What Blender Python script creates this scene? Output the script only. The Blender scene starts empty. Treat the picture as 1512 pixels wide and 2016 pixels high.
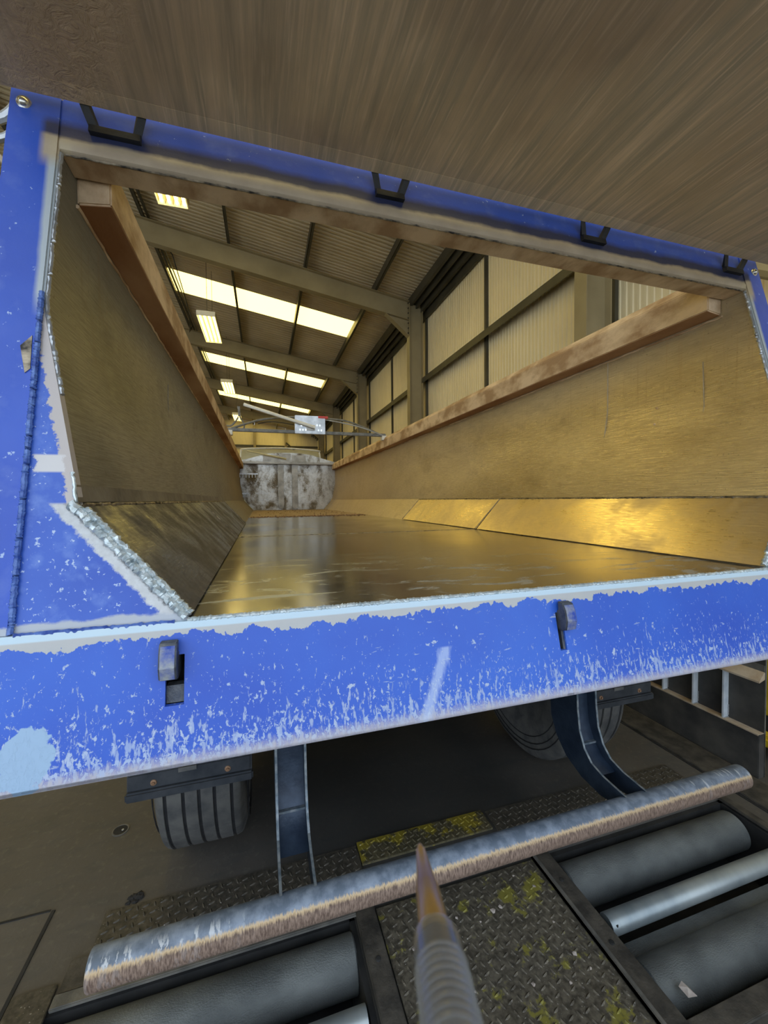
import bpy, math, random
from mathutils import Vector, Matrix
R = random.Random(7)
sc = bpy.context.scene
col = sc.collection
EYE = 1.6                                   # camera height above the shed floor, metres

# ------------------------------------------------------------------ camera
MX = ((0.95612, -0.01829, 0.29243), (-0.29289, -0.02740, 0.95575), (-0.00947, -0.99946, -0.03155))
cam = bpy.data.cameras.new('camera'); co = bpy.data.objects.new('camera', cam); col.objects.link(co)
m = Matrix.Identity(4)
for r in range(3):
    m[r][0] = MX[r][0]; m[r][1] = -MX[r][1]; m[r][2] = -MX[r][2]
co.matrix_world = Matrix.Translation((0, 0, EYE)) @ m
cam.sensor_fit = 'VERTICAL'; cam.sensor_height = 36; cam.sensor_width = 27
cam.lens = 801.18 / 2016 * 36
cam.clip_start = 0.01; cam.clip_end = 300
cam.dof.use_dof = True; cam.dof.focus_distance = 1.9; cam.dof.aperture_fstop = 20
sc.camera = co

# ------------------------------------------------------------------ light
w = bpy.data.worlds.new('overcast_sky'); sc.world = w; w.use_nodes = True
bg = w.node_tree.nodes['Background']
bg.inputs[0].default_value = (0.76, 0.87, 1.0, 1); bg.inputs[1].default_value = 2.35
sc.view_settings.view_transform = 'Standard'; sc.view_settings.look = 'None'
sc.view_settings.gamma = 1; sc.view_settings.use_curve_mapping = False
sc.view_settings.exposure = 0.0
TUBE = 12; SKYL = 3.9

# ------------------------------------------------------------------ material helpers
class NT:
    def __init__(s, name):
        s.m = bpy.data.materials.new(name); s.m.use_nodes = True
        s.t = s.m.node_tree; s.n = s.t.nodes; s.b = s.n['Principled BSDF']
        s.co = s.n.new('ShaderNodeTexCoord').outputs['Object']
        s._xyz = None
    def link(s, a, b): s.t.links.new(a, b)
    def put(s, sock, v):
        if isinstance(v, bpy.types.NodeSocket): s.link(v, sock)
        elif isinstance(v, (tuple, list)): sock.default_value = tuple(v) + ((1,) if len(v) == 3 and len(sock.default_value) == 4 else ())
        else: sock.default_value = v
    def math(s, op, a, b=0.0, clamp=False):
        n = s.n.new('ShaderNodeMath'); n.operation = op; n.use_clamp = clamp
        s.put(n.inputs[0], a); s.put(n.inputs[1], b); return n.outputs[0]
    def xyz(s):
        if not s._xyz:
            n = s.n.new('ShaderNodeSeparateXYZ'); s.link(s.co, n.inputs[0]); s._xyz = n.outputs
        return s._xyz
    def vec(s, stretch=(1, 1, 1), rot=(0, 0, 0)):
        n = s.n.new('ShaderNodeMapping'); s.link(s.co, n.inputs[0]); n.inputs['Scale'].default_value = stretch
        n.inputs['Rotation'].default_value = rot; return n.outputs[0]
    def noise(s, scale, stretch=(1, 1, 1), detail=4, rough=.55, dist=0.0, rot=(0, 0, 0)):
        n = s.n.new('ShaderNodeTexNoise'); s.link(s.vec(stretch, rot), n.inputs['Vector'])
        n.inputs['Scale'].default_value = scale; n.inputs['Detail'].default_value = detail
        n.inputs['Roughness'].default_value = rough; n.inputs['Distortion'].default_value = dist
        return n.outputs['Fac']
    def ramp(s, v, lo, hi, a=0.0, b=1.0):          # clamped linear map
        n = s.n.new('ShaderNodeMapRange'); n.clamp = True; s.put(n.inputs[0], v)
        n.inputs[1].default_value = lo; n.inputs[2].default_value = hi
        n.inputs[3].default_value = a; n.inputs[4].default_value = b; return n.outputs[0]
    def mix(s, f, a, b):
        n = s.n.new('ShaderNodeMix'); n.data_type = 'RGBA'; s.put(n.inputs[0], f)
        s.put(n.inputs[6], a); s.put(n.inputs[7], b); return n.outputs[2]
    def bump(s, h, strength, dist=.01, chain=None):
        n = s.n.new('ShaderNodeBump'); n.inputs['Strength'].default_value = strength
        n.inputs['Distance'].default_value = dist; s.link(h, n.inputs['Height'])
        if chain: s.link(chain, n.inputs['Normal'])
        return n.outputs[0]
    def done(s, color, rough=.6, metal=0.0, normal=None, **kw):
        s.put(s.b.inputs['Base Color'], color); s.put(s.b.inputs['Roughness'], rough); s.put(s.b.inputs['Metallic'], metal)
        if normal: s.link(normal, s.b.inputs['Normal'])
        for k, v in kw.items(): s.put(s.b.inputs[k.replace('_', ' ')], v)
        return s.m

def band(t, v, a, b, soft):                        # 1 inside [a,b]
    return t.math('MULTIPLY', t.ramp(v, a - soft, a + soft), t.ramp(v, b - soft, b + soft, 1, 0))

def plain(name, c1, c2, scale=8, rough=.6, metal=0.0, bump=.15, stretch=(1, 1, 1), lo=.35, hi=.65, detail=6, r2=None, bscale=None):
    t = NT(name); n = t.noise(scale, stretch, detail)
    n2 = t.noise(bscale or scale * 6, stretch, 5)
    c = t.mix(t.ramp(n, lo, hi), c1, c2)
    rr = t.ramp(n, lo, hi, rough, rough if r2 is None else r2)
    return t.done(c, rr, metal, t.bump(n2, bump, .004))

def emis(name, c, s):
    t = NT(name); t.done((.8, .8, .8)); t.b.inputs['Emission Color'].default_value = c + (1,)
    t.b.inputs['Emission Strength'].default_value = s; return t.m

BLUE = (.022, .075, .46); BARE = (.50, .56, .64)
def paint_frame():
    t = NT('blue_frame_paint'); x, y, z = t.xyz()
    big = t.noise(3, detail=3); fine = t.noise(55, detail=6, rough=.65); med = t.noise(14, detail=5)
    c = t.mix(t.ramp(big, .3, .7), BLUE, (.030, .10, .54))
    c = t.mix(t.ramp(med, .55, .75, 0, .25), c, (.22, .30, .62))
    # chips getting denser towards the floor level
    zl = t.ramp(z, EYE + .9, EYE - .25, 0, .05)
    chip = t.ramp(t.math('ADD', fine, zl), .67, .69)
    c = t.mix(chip, c, (.36, .47, .72))
    # inner opening edge: distance past opening rectangle |x-.734|-1.17
    ax = t.math('ABSOLUTE', t.math('SUBTRACT', x, .734))
    e = t.math('ADD', ax, t.math('MULTIPLY', t.math('SUBTRACT', med, .5), .008))
    up = t.math('MULTIPLY', t.ramp(z, EYE + .40, EYE + .46), t.ramp(z, EYE + .875, EYE + .86))
    edge = t.math('MULTIPLY', band(t, e, 1.15, 1.192, .005), up)
    c = t.mix(edge, c, (.42, .47, .50))
    # header: dark band of soot and painted-in shadow above a dusty seal line
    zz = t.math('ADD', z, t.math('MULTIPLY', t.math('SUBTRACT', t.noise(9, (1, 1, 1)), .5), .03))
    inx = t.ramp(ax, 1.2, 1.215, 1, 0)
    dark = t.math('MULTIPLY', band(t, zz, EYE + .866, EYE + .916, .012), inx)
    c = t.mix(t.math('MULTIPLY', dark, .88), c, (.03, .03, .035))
    cream = t.math('MULTIPLY', t.math('MULTIPLY', t.ramp(zz, EYE + .872, EYE + .884, 1, 0), t.ramp(z, EYE + .78, EYE + .82)), inx)
    c = t.mix(t.math('MULTIPLY', cream, .93), c, t.mix(med, (.34, .27, .17), (.60, .50, .34)))
    # rubbed strips beside the welds at the foot of the posts
    foot = band(t, t.math('ADD', z, t.math('MULTIPLY', t.math('SUBTRACT', med, .5), .05)), EYE - .262, EYE - .235, .003)
    c = t.mix(foot, c, (.40, .44, .50))
    return t.done(c, t.ramp(med, .3, .7, .32, .5), 0, t.bump(t.noise(120), .12, .002))

def paint_gusset():
    t = NT('blue_gusset_paint'); x, y, z = t.xyz()
    med = t.noise(14, detail=5); fine = t.noise(60, detail=6, rough=.65); big = t.noise(3)
    c = t.mix(t.ramp(big, .3, .7), (.022, .08, .46), (.05, .14, .58))
    c = t.mix(t.ramp(t.noise(26, (1, 1, 1), 6), .52, .75, 0, .45), c, (.20, .32, .68))
    chip = t.ramp(t.math('ADD', t.noise(95, detail=6, rough=.65), t.ramp(z, EYE + .2, EYE - .25, 0, .03)), .64, .66)
    c = t.mix(chip, c, (.42, .52, .72))
    ax = t.math('ABSOLUTE', t.math('SUBTRACT', x, .734))
    e = t.math('ADD', ax, t.math('MULTIPLY', t.math('SUBTRACT', t.noise(55, detail=6, rough=.7), .5), .045))
    # bare strip along the slanted weld: boundary from (1.089,-.01) to (.879,-.242)
    d = t.math('SUBTRACT', t.math('MULTIPLY', t.math('SUBTRACT', e, .879), .741), t.math('MULTIPLY', t.math('SUBTRACT', z, EYE - .242), .671))
    slant = t.math('MULTIPLY', t.ramp(d, .030, .036, 1, 0), t.ramp(z, EYE - .005, EYE + .0, 1, 0))
    c = t.mix(slant, c, t.mix(t.noise(90), (.42, .42, .42), (.66, .68, .70)))
    c = t.mix(t.math('MULTIPLY', t.ramp(d, .008, .015, 1, 0), t.ramp(z, EYE - .005, EYE + .0, 1, 0)), c, (.05, .05, .055))
    # bare strip along the wall edge: x from 1.176 (z .42) to 1.089 (z 0)
    wx = t.math('ADD', t.math('MULTIPLY', t.math('SUBTRACT', z, EYE), .207), 1.089)
    strip = t.math('MULTIPLY', t.ramp(t.math('SUBTRACT', e, wx), .018, .022, 1, 0), t.ramp(z, EYE - .02, EYE))
    c = t.mix(strip, c, (.50, .45, .43))
    pat = t.math('MULTIPLY', band(t, e, 1.118, 1.168, .002), band(t, z, EYE + .062, EYE + .098, .002))
    c = t.mix(pat, c, (.62, .60, .60))
    foot = t.ramp(t.math('ADD', z, t.math('MULTIPLY', t.math('SUBTRACT', med, .5), .04)), EYE - .232, EYE - .226, 1, 0)
    c = t.mix(foot, c, (.42, .45, .50))
    return t.done(c, .4, 0, t.bump(t.noise(120), .15, .002))

def paint_sill():
    t = NT('chipped_blue_sill_paint'); x, y, z = t.xyz()
    big = t.noise(3); med = t.noise(16, detail=6, rough=.6)
    fine = t.noise(110, (1, 1, .6), 7, .70, .3); streak = t.noise(110, (1, 1, .13), 5, .6)
    scr = t.noise(80, (.25, 1, 1.0), 5, .6, 0, (0, .9, 0))
    c = t.mix(t.ramp(big, .3, .7), (.022, .085, .50), (.032, .13, .60))
    g = t.ramp(z, EYE - .30, EYE - .50, 0, 1); g2 = t.math('POWER', g, 1.7)
    left = t.ramp(x, .5, -.5, 0, .03)
    f1 = t.ramp(t.math('ADD', t.math('ADD', fine, t.math('MULTIPLY', g2, .105)), left), .645, .66)
    f2 = t.math('MULTIPLY', t.ramp(t.math('ADD', streak, t.math('MULTIPLY', g2, .175)), .675, .72), .75)
    f3 = t.math('MULTIPLY', t.ramp(scr, .67, .69), .7)
    f4 = t.ramp(t.math('ADD', t.noise(30, detail=6, rough=.65), t.math('MULTIPLY', g2, .04)), .665, .675)
    chip = t.math('MAXIMUM', t.math('MAXIMUM', f1, f2), t.math('MAXIMUM', f3, f4))
    c = t.mix(chip, c, t.mix(t.noise(9), (.26, .38, .66), (.50, .55, .66)))
    # dusty bottom lip
    lip = t.ramp(t.math('ADD', z, t.math('MULTIPLY', t.math('SUBTRACT', fine, .5), .06)), EYE - .507, EYE - .485, 1, 0)
    c = t.mix(t.math('MULTIPLY', lip, .85), c, (.46, .43, .45))
    # the big bare patch at the left foot
    dx = t.math('MULTIPLY', t.math('ADD', x, .405), 1.0); dz = t.math('MULTIPLY', t.math('SUBTRACT', z, EYE - .455), .75)
    dd = t.math('SQRT', t.math('ADD', t.math('MULTIPLY', dx, dx), t.math('MULTIPLY', dz, dz)))
    pt = t.ramp(t.math('ADD', dd, t.math('MULTIPLY', t.math('SUBTRACT', t.noise(22, detail=6), .5), .09)), .040, .043, 1, 0)
    c = t.mix(pt, c, (.30, .44, .62))
    # a diagonal scuff in the middle
    sx = t.math('SUBTRACT', t.math('SUBTRACT', x, .405), t.math('MULTIPLY', t.math('SUBTRACT', z, EYE - .40), .45))
    sc_ = t.math('MULTIPLY', t.ramp(t.math('ADD', t.math('ABSOLUTE', sx), t.math('MULTIPLY', t.math('SUBTRACT', streak, .5), .04)), .006, .02, 1, 0), t.ramp(z, EYE - .355, EYE - .36))
    c = t.mix(t.math('MULTIPLY', sc_, .6), c, (.5, .6, .8))
    # worn bare lip along the floor edge
    zz = t.math('ADD', z, t.math('ADD', t.math('MULTIPLY', t.math('SUBTRACT', t.noise(14, (1, 1, .6), 6, .6), .5), .06), t.math('MULTIPLY', t.math('SUBTRACT', t.noise(60, (1, 1, .6), 5), .5), .035)))
    worn = t.ramp(zz, EYE - .2755, EYE - .2745)
    wc = t.mix(t.ramp(z, EYE - .262, EYE - .259), t.mix(med, (.40, .42, .44), (.52, .51, .49)), (.52, .66, .76))
    c = t.mix(worn, c, wc)
    hgt = t.math('MAXIMUM', chip, worn)
    return t.done(c, .42, 0, t.bump(t.noise(120), .1, .002, t.bump(t.math('SUBTRACT', 1, hgt), .35, .002)))

def aluminium(name, c1, c2, dust, amt, rough=.3, stretch=(1, 1, 1), scale=5, metal=.85, lo=.42, hi=.62, brush=(60, 2, 60), bst=.12, fine_dust=.5):
    t = NT(name)
    n = t.noise(scale, stretch, 7, .62, .3); br = t.noise(6, brush, 3); sp = t.noise(70, detail=5, rough=.7)
    base = t.mix(t.ramp(n, .35, .65), c1, c2)
    d = t.math('MULTIPLY', t.ramp(t.math('ADD', n, t.math('MULTIPLY', t.math('SUBTRACT', sp, .5), fine_dust * .4)), lo, hi), amt)
    c = t.mix(d, base, dust)
    c = t.mix(t.ramp(br, .45, .75, 0, .25), c, dust)
    rr = t.math('ADD', t.math('MULTIPLY', d, .5), t.ramp(br, .3, .7, rough, rough + .12), True)
    mm = t.math('MULTIPLY', t.math('SUBTRACT', 1, d), metal)
    return t.done(c, rr, mm, t.bump(br, bst, .002, t.bump(t.noise(2.2, detail=2), .08, .02)))

def wall_mat(name, c1, c2, grime, rust, rough, metal, bst):
    t = NT(name); x, y, z = t.xyz()
    n = t.noise(1.1, (1, .5, 1.3), 7, .62, .4); n2 = t.noise(5, (1, .6, 1), 7, .65); br = t.noise(7, (2, 1.6, 55), 4, .6)
    br2 = t.noise(16, (1, 1.3, 9), 4, .6, .3, (.22, 0, 0)); drip = t.noise(10, (1, 7, .25), 5, .6)
    c = t.mix(t.ramp(n, .36, .62), c1, c2)
    c = t.mix(t.ramp(br, .40, .68, 0, .55), c, grime)
    c = t.mix(t.ramp(br2, .52, .72, 0, .45), c, c2)
    c = t.mix(t.ramp(n2, .52, .68, 0, .5), c, grime)
    topd = t.ramp(t.math('ADD', z, t.math('MULTIPLY', t.math('SUBTRACT', n2, .5), .25)), EYE + .52, EYE + .74, 0, .65)
    c = t.mix(topd, c, grime)
    c = t.mix(t.math('MULTIPLY', t.ramp(drip, .56, .66), t.ramp(z, EYE + .15, EYE + .7, 0, .55)), c, rust)
    endd = t.ramp(t.math('ADD', y, t.math('MULTIPLY', t.math('SUBTRACT', n, .5), 3.0)), 3.0, 6.5, 0, .7)
    c = t.mix(endd, c, rust)
    c = t.mix(t.ramp(t.noise(90, detail=3), .66, .72, 0, .5), c, (.08, .06, .04))
    rr = t.math('ADD', t.ramp(br, .35, .65, rough, rough + .14), t.math('ADD', t.math('MULTIPLY', topd, .3), t.math('MULTIPLY', endd, .3)), True)
    return t.done(c, rr, t.math('MULTIPLY', t.math('SUBTRACT', 1, t.math('MAXIMUM', topd, endd)), metal), t.bump(br, bst, .003, t.bump(t.noise(1.5, detail=3), .25, .03)))

def liner_floor_mat():
    t = NT('polished_liner_plate'); x, y, z = t.xyz()
    n = t.noise(2.2, (1, .7, 1), 6, .6, .4); br = t.noise(9, (40, 1.5, 1), 3)
    sm = t.noise(5, (.7, 1.6, 1), 7, .66, 1.2); sp = t.noise(120, detail=3, rough=.6)
    c = t.mix(t.ramp(n, .35, .65), (.33, .33, .32), (.42, .42, .41))
    near = t.ramp(y, 1.9, 1.05)
    scuff = t.math('MULTIPLY', t.ramp(sm, .52, .62), t.math('MULTIPLY', near, .8))
    c = t.mix(scuff, c, (.50, .56, .60))
    c = t.mix(t.math('MULTIPLY', t.ramp(sp, .70, .73), .8), c, (.62, .64, .66))
    rr = t.math('ADD', t.ramp(n, .3, .7, .10, .22), t.math('MULTIPLY', scuff, .25), True)
    return t.done(c, rr, t.math('SUBTRACT', .92, t.math('MULTIPLY', scuff, .5)), t.bump(br, .05, .001, t.bump(t.noise(1.6, detail=2), .05, .02)))

def bar_mat():
    t = NT('scuffed_bumper_tube'); x, y, z = t.xyz()
    st = t.noise(260, (1, .22, .22), 4, .6); n = t.noise(30, detail=6)
    # road dirt on the rear lower half, edged by a painted golden highlight
    d = t.math('ADD', t.math('MULTIPLY', t.math('SUBTRACT', y, 1.14), .85), t.math('MULTIPLY', t.math('SUBTRACT', z, EYE - 1.153), .55))
    d = t.math('ADD', d, t.math('MULTIPLY', t.math('SUBTRACT', st, .5), .024))
    dirt = t.ramp(d, -.009, -.017)  # covers the dirt and its painted golden highlight
    blue = t.mix(t.ramp(n, .4, .65), (.12, .155, .21), (.24, .29, .37))
    soil_glint = t.mix(t.ramp(d, -.015, -.025), t.mix(st, (.72, .54, .31), (.54, .38, .21)), t.mix(t.ramp(st, .38, .62), (.11, .07, .052), (.27, .19, .145)))
    c = t.mix(dirt, blue, soil_glint)
    endl = t.math('MULTIPLY', t.ramp(x, -.02, -.14), t.ramp(d, .02, .0))
    sc_ = t.math('MULTIPLY', t.ramp(t.noise(34, (1.6, .5, .5), 5, .6), .545, .57), endl)
    sc2 = t.math('MULTIPLY', t.ramp(t.noise(50, (1.2, .2, .2), 4, .6), .58, .64), t.ramp(x, 1.35, 1.7))
    c = t.mix(t.math('MULTIPLY', t.math('MAXIMUM', sc_, sc2), t.ramp(dirt, 0, 1, .85, .1)), c, (.55, .58, .62))
    return t.done(c, t.ramp(dirt, 0, 1, .5, .75), t.ramp(dirt, 0, 1, .12, 0), t.bump(st, .25, .003))

def gate_mat():
    t = NT('dusty_tailgate_skin'); x, y, z = t.xyz()
    n = t.noise(2.2, (1, .5, 1), 6, .6); st = t.noise(3.2, (11, .55, 1), 7, .66); st2 = t.noise(9, (11, .45, 1), 5, .62)
    mud = t.noise(38, (1, 1, 1), 6, .6, 1.5)
    c = t.mix(t.ramp(n, .35, .65), (.50, .37, .225), (.78, .60, .39))
    c = t.mix(t.ramp(st, .38, .62, 0, .8), c, (.40, .34, .235))
    c = t.mix(t.ramp(st2, .52, .70, 0, .7), c, (.88, .68, .46))
    c = t.mix(t.math('MULTIPLY', t.ramp(t.noise(1.3), .5, .62), .35), c, (.24, .15, .10))
    left = t.ramp(t.math('ADD', x, t.math('MULTIPLY', n, .12)), -.42, -.58)
    c = t.mix(t.math('MULTIPLY', left, .8), c, (.03, .045, .09))
    mx = t.math('ADD', x, t.math('MULTIPLY', t.math('SUBTRACT', y, .93), .5))
    mm = t.math('MULTIPLY', band(t, mx, -.42, -.24, .05), t.ramp(t.noise(5), .30, .42))
    c = t.mix(t.math('MULTIPLY', mm, .8), c, (.60, .42, .25))
    h = t.bump(mud, .0, .01)
    b2 = t.n.new('ShaderNodeBump'); b2.inputs['Distance'].default_value = .012
    t.link(t.math('MULTIPLY', mm, 1.0), b2.inputs['Strength']); t.link(mud, b2.inputs['Height'])
    return t.done(c, t.ramp(st, .3, .7, .48, .7), .0, t.bump(st, .25, .003, b2.outputs[0]))

def tread_mat(name, base1, base2, yel, amt):
    t = NT(name); x, y, z = t.xyz()
    n = t.noise(7, detail=6, rough=.6); f = t.noise(60, detail=5); sp = t.noise(150, detail=2)
    c = t.mix(t.ramp(f, .35, .65), base1, base2)
    yy = t.math('MULTIPLY', t.ramp(t.math('ADD', n, t.math('MULTIPLY', t.math('SUBTRACT', f, .5), .35)), .62 - amt, .68 - amt), .75)
    c = t.mix(yy, c, yel)
    c = t.mix(t.ramp(sp, .70, .73), c, (.45, .43, .40))
    return t.done(c, .6, .15, t.bump(f, .4, .003))

def concrete():
    t = NT('stained_concrete_floor'); x, y, z = t.xyz()
    n = t.noise(1.4, detail=7, rough=.6); f = t.noise(30, detail=6, rough=.6); s = t.noise(5, (1, 3, 1), 5, .6, .5)
    c = t.mix(t.ramp(n, .35, .65), (.062, .056, .050), (.10, .090, .078))
    c = t.mix(t.ramp(s, .5, .7, 0, .5), c, (.05, .055, .055))
    c = t.mix(t.ramp(f, .55, .75, 0, .5), c, (.16, .145, .115))
    under_shade = t.math('MULTIPLY', band(t, t.math('ADD', x, t.math('MULTIPLY', n, .2)), .15, 1.5, .12), .65)  # shadow under the trailer, painted into the floor colour
    c = t.mix(under_shade, c, (.016, .019, .020))
    return t.done(c, t.ramp(n, .3, .7, .5, .75), 0, t.bump(f, .3, .004))

def cladding():
    t = NT('cream_cladding'); n = t.noise(.7, detail=4); s = t.noise(6, (4, 4, .2), 4)
    c = t.mix(t.ramp(n, .35, .65), (.76, .66, .42), (.84, .74, .50)); c = t.mix(t.ramp(s, .5, .8, 0, .35), c, (.40, .36, .26))
    return t.done(c, .5, 0, t.bump(s, .05, .002))

M = {}
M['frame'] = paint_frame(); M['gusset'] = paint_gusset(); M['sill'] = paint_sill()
M['liner'] = liner_floor_mat(); M['bar'] = bar_mat(); M['gate'] = gate_mat()
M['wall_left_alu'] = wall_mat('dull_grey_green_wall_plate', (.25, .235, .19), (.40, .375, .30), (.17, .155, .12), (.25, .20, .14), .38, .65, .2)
M['wall_right_alu'] = wall_mat('brushed_dusty_warm_lit_wall', (.56, .46, .29), (.86, .74, .50), (.36, .28, .17), (.48, .36, .22), .24, .75, .35)  # warm shed light put into the right wall's golden colour
M['upstand'] = plain('grey_liner_upstand', (.15, .135, .115), (.27, .25, .21), 9, .5, .5, .4)
M['seam'] = plain('dull_wall_seam', (.36, .29, .19), (.48, .40, .27), 20, .5, .4)
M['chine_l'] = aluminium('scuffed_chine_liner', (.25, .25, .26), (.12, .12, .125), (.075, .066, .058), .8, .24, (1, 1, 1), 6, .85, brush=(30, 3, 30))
M['chine_r'] = aluminium('polished_warm_lit_chine_liner', (.85, .68, .38), (.70, .56, .34), (.40, .30, .18), .25, .24, (1, 1, 1), 3, .9, brush=(30, 3, 30), bst=.2)  # gold reflection of warm light carried in the base colour
M['dust_floor'] = plain('pink_dust_floor', (.30, .22, .165), (.42, .32, .24), 6, .8)
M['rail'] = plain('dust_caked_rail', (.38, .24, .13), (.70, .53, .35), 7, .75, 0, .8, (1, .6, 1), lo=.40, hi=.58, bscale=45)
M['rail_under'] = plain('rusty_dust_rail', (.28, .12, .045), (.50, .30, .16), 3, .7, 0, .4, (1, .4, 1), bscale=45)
M['headboard'] = aluminium('silver_headboard', (.52, .51, .47), (.34, .33, .30), (.13, .105, .075), .85, .3, (1, 1, .6), 3.5, .7, lo=.5, hi=.62, brush=(4, 4, 4), fine_dust=1.6)
M['head_rib'] = plain('dull_aluminium_rib', (.26, .25, .22), (.42, .40, .36), 5, .45, .6)
M['weld'] = plain('bright_aluminium_weld', (.42, .50, .54), (.75, .82, .84), 60, .35, .55, .3)
M['weld_dark'] = plain('sooty_weld', (.03, .028, .026), (.45, .38, .28), 30, .5, .5, .3)
M['weld_blue'] = plain('painted_weld', (.02, .06, .30), (.12, .22, .55), 60, .4, 0, .3)
M['black'] = plain('black_steel', (.012, .013, .016), (.03, .032, .036), 20, .5, .2)
M['hanger'] = plain('navy_painted_steel', (.014, .026, .05), (.035, .055, .09), 14, .45, .3, .25)
M['hanger_edge'] = plain('worn_steel_edge', (.10, .14, .18), (.28, .31, .33), 40, .5, .4)
M['rubber'] = plain('dusty_tyre_rubber', (.06, .062, .064), (.12, .118, .112), 12, .85, 0, .5)
M['rubber_dark'] = plain('dark_rubber_groove', (.010, .011, .014), (.022, .022, .024), 30, .9)
M['guard'] = plain('black_plastic_guard', (.02, .025, .033), (.045, .05, .058), 15, .4, 0, .2)
M['rust'] = plain('rusty_bolt', (.20, .10, .05), (.34, .22, .14), 80, .7, .3)
M['hook'] = plain('worn_lock_steel', (.045, .055, .08), (.13, .135, .14), 40, .5, .4, .4)
M['hook_blue'] = plain('worn_blue_lock', (.018, .06, .36), (.30, .32, .34), 38, .5, .2, .4)
M['roller'] = plain('gritty_brake_roller', (.075, .084, .088), (.16, .175, .175), 6, .62, .25, .6, (.6, 1, 1), bscale=260)
M['roller_small'] = plain('shiny_sensing_roller', (.22, .26, .28), (.38, .42, .43), 5, .4, .5, .2, (1, .6, .6))
M['pit'] = plain('black_pit_steel', (.008, .009, .010), (.022, .022, .022), 10, .8)
M['pit_rail'] = plain('grimy_steel_rail', (.035, .033, .030), (.10, .09, .075), 14, .65, .25, .5)
M['pit_edge'] = plain('worn_kerb_angle', (.10, .10, .095), (.19, .18, .16), 12, .6, .3, .4)
M['tread'] = tread_mat('grimy_tread_plate', (.055, .048, .036), (.15, .132, .10), (.26, .24, .03), .05)
M['tread_dark'] = tread_mat('dark_tread_strip', (.035, .032, .026), (.085, .075, .058), (.1, .09, .05), -.05)
M['tread_yellow'] = tread_mat('yellow_tread_plate', (.05, .045, .025), (.13, .11, .06), (.30, .24, .015), .10)
M['unseen_apron'] = plain('unseen_yard_bounce_concrete', (.52, .49, .43), (.62, .59, .52), 1, .8)
M['concrete'] = concrete(); M['clad'] = cladding()
M['roof'] = plain('roof_liner_sheet', (.52, .43, .27), (.64, .54, .36), 1.2, .6)
M['beam'] = plain('olive_painted_beam', (.25, .205, .115), (.33, .275, .16), 1.5, .5)
M['girt'] = plain('dark_girt', (.045, .042, .03), (.075, .07, .05), 2, .5)
M['skylight'] = emis('daylit_rooflight', (1, .77, .20), SKYL)
M['tube'] = emis('fluorescent_tube', (1, .76, .24), TUBE)
M['reflector'] = plain('lamp_reflector', (.10, .08, .04), (.14, .11, .05), 4, .5, 0)
M['galv'] = plain('galvanised_steel', (.38, .40, .42), (.58, .60, .62), 12, .4, .7)
M['whitetube'] = plain('white_tube', (.66, .64, .56), (.78, .76, .68), 10, .4)
M['greyhose'] = plain('grey_hose', (.10, .10, .09), (.22, .21, .18), 20, .5)
M['chrome'] = plain('zinc_bolt', (.55, .56, .54), (.72, .72, .68), 20, .22, .95, .1)
M['rackrib'] = plain('bare_steel_rib', (.50, .55, .60), (.68, .72, .76), 14, .5, .1)
M['rackdark'] = plain('dark_mill_steel', (.035, .035, .035), (.085, .080, .070), 6, .6, .2, .3)
M['sand'] = plain('sandy_ledge', (.38, .28, .18), (.50, .42, .32), 12, .8)
M['yellow'] = plain('yellow_machine_paint', (.50, .33, .005), (.66, .47, .02), 8, .5)
M['red'] = plain('red_tape', (.45, .03, .02), (.55, .05, .03), 8, .5)
M['cream'] = plain('cream_cab_paint', (.46, .42, .24), (.56, .52, .33), 4, .45)
M['glass'] = plain('dark_cab_glass', (.02, .02, .02), (.03, .03, .03), 4, .1)
M['stone'] = plain('pale_stone', (.34, .29, .26), (.55, .49, .45), 30, .8)
M['rubble'] = plain('pink_rubble', (.14, .08, .055), (.34, .22, .16), 30, .9)
M['hole'] = plain('dark_slot_interior', (.006, .006, .007), (.012, .011, .011), 10, .9)
t = NT('brass_pen_cone'); M['brass'] = t.done((.40, .25, .075), .3, .25)
t = NT('clear_pen_barrel'); M['clear'] = t.done((.74, .75, .75), .12, 0, Transmission_Weight=.82, IOR=1.3)
t = NT('black_pen_ink'); M['ink'] = t.done((.01, .01, .015), .3)

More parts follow.
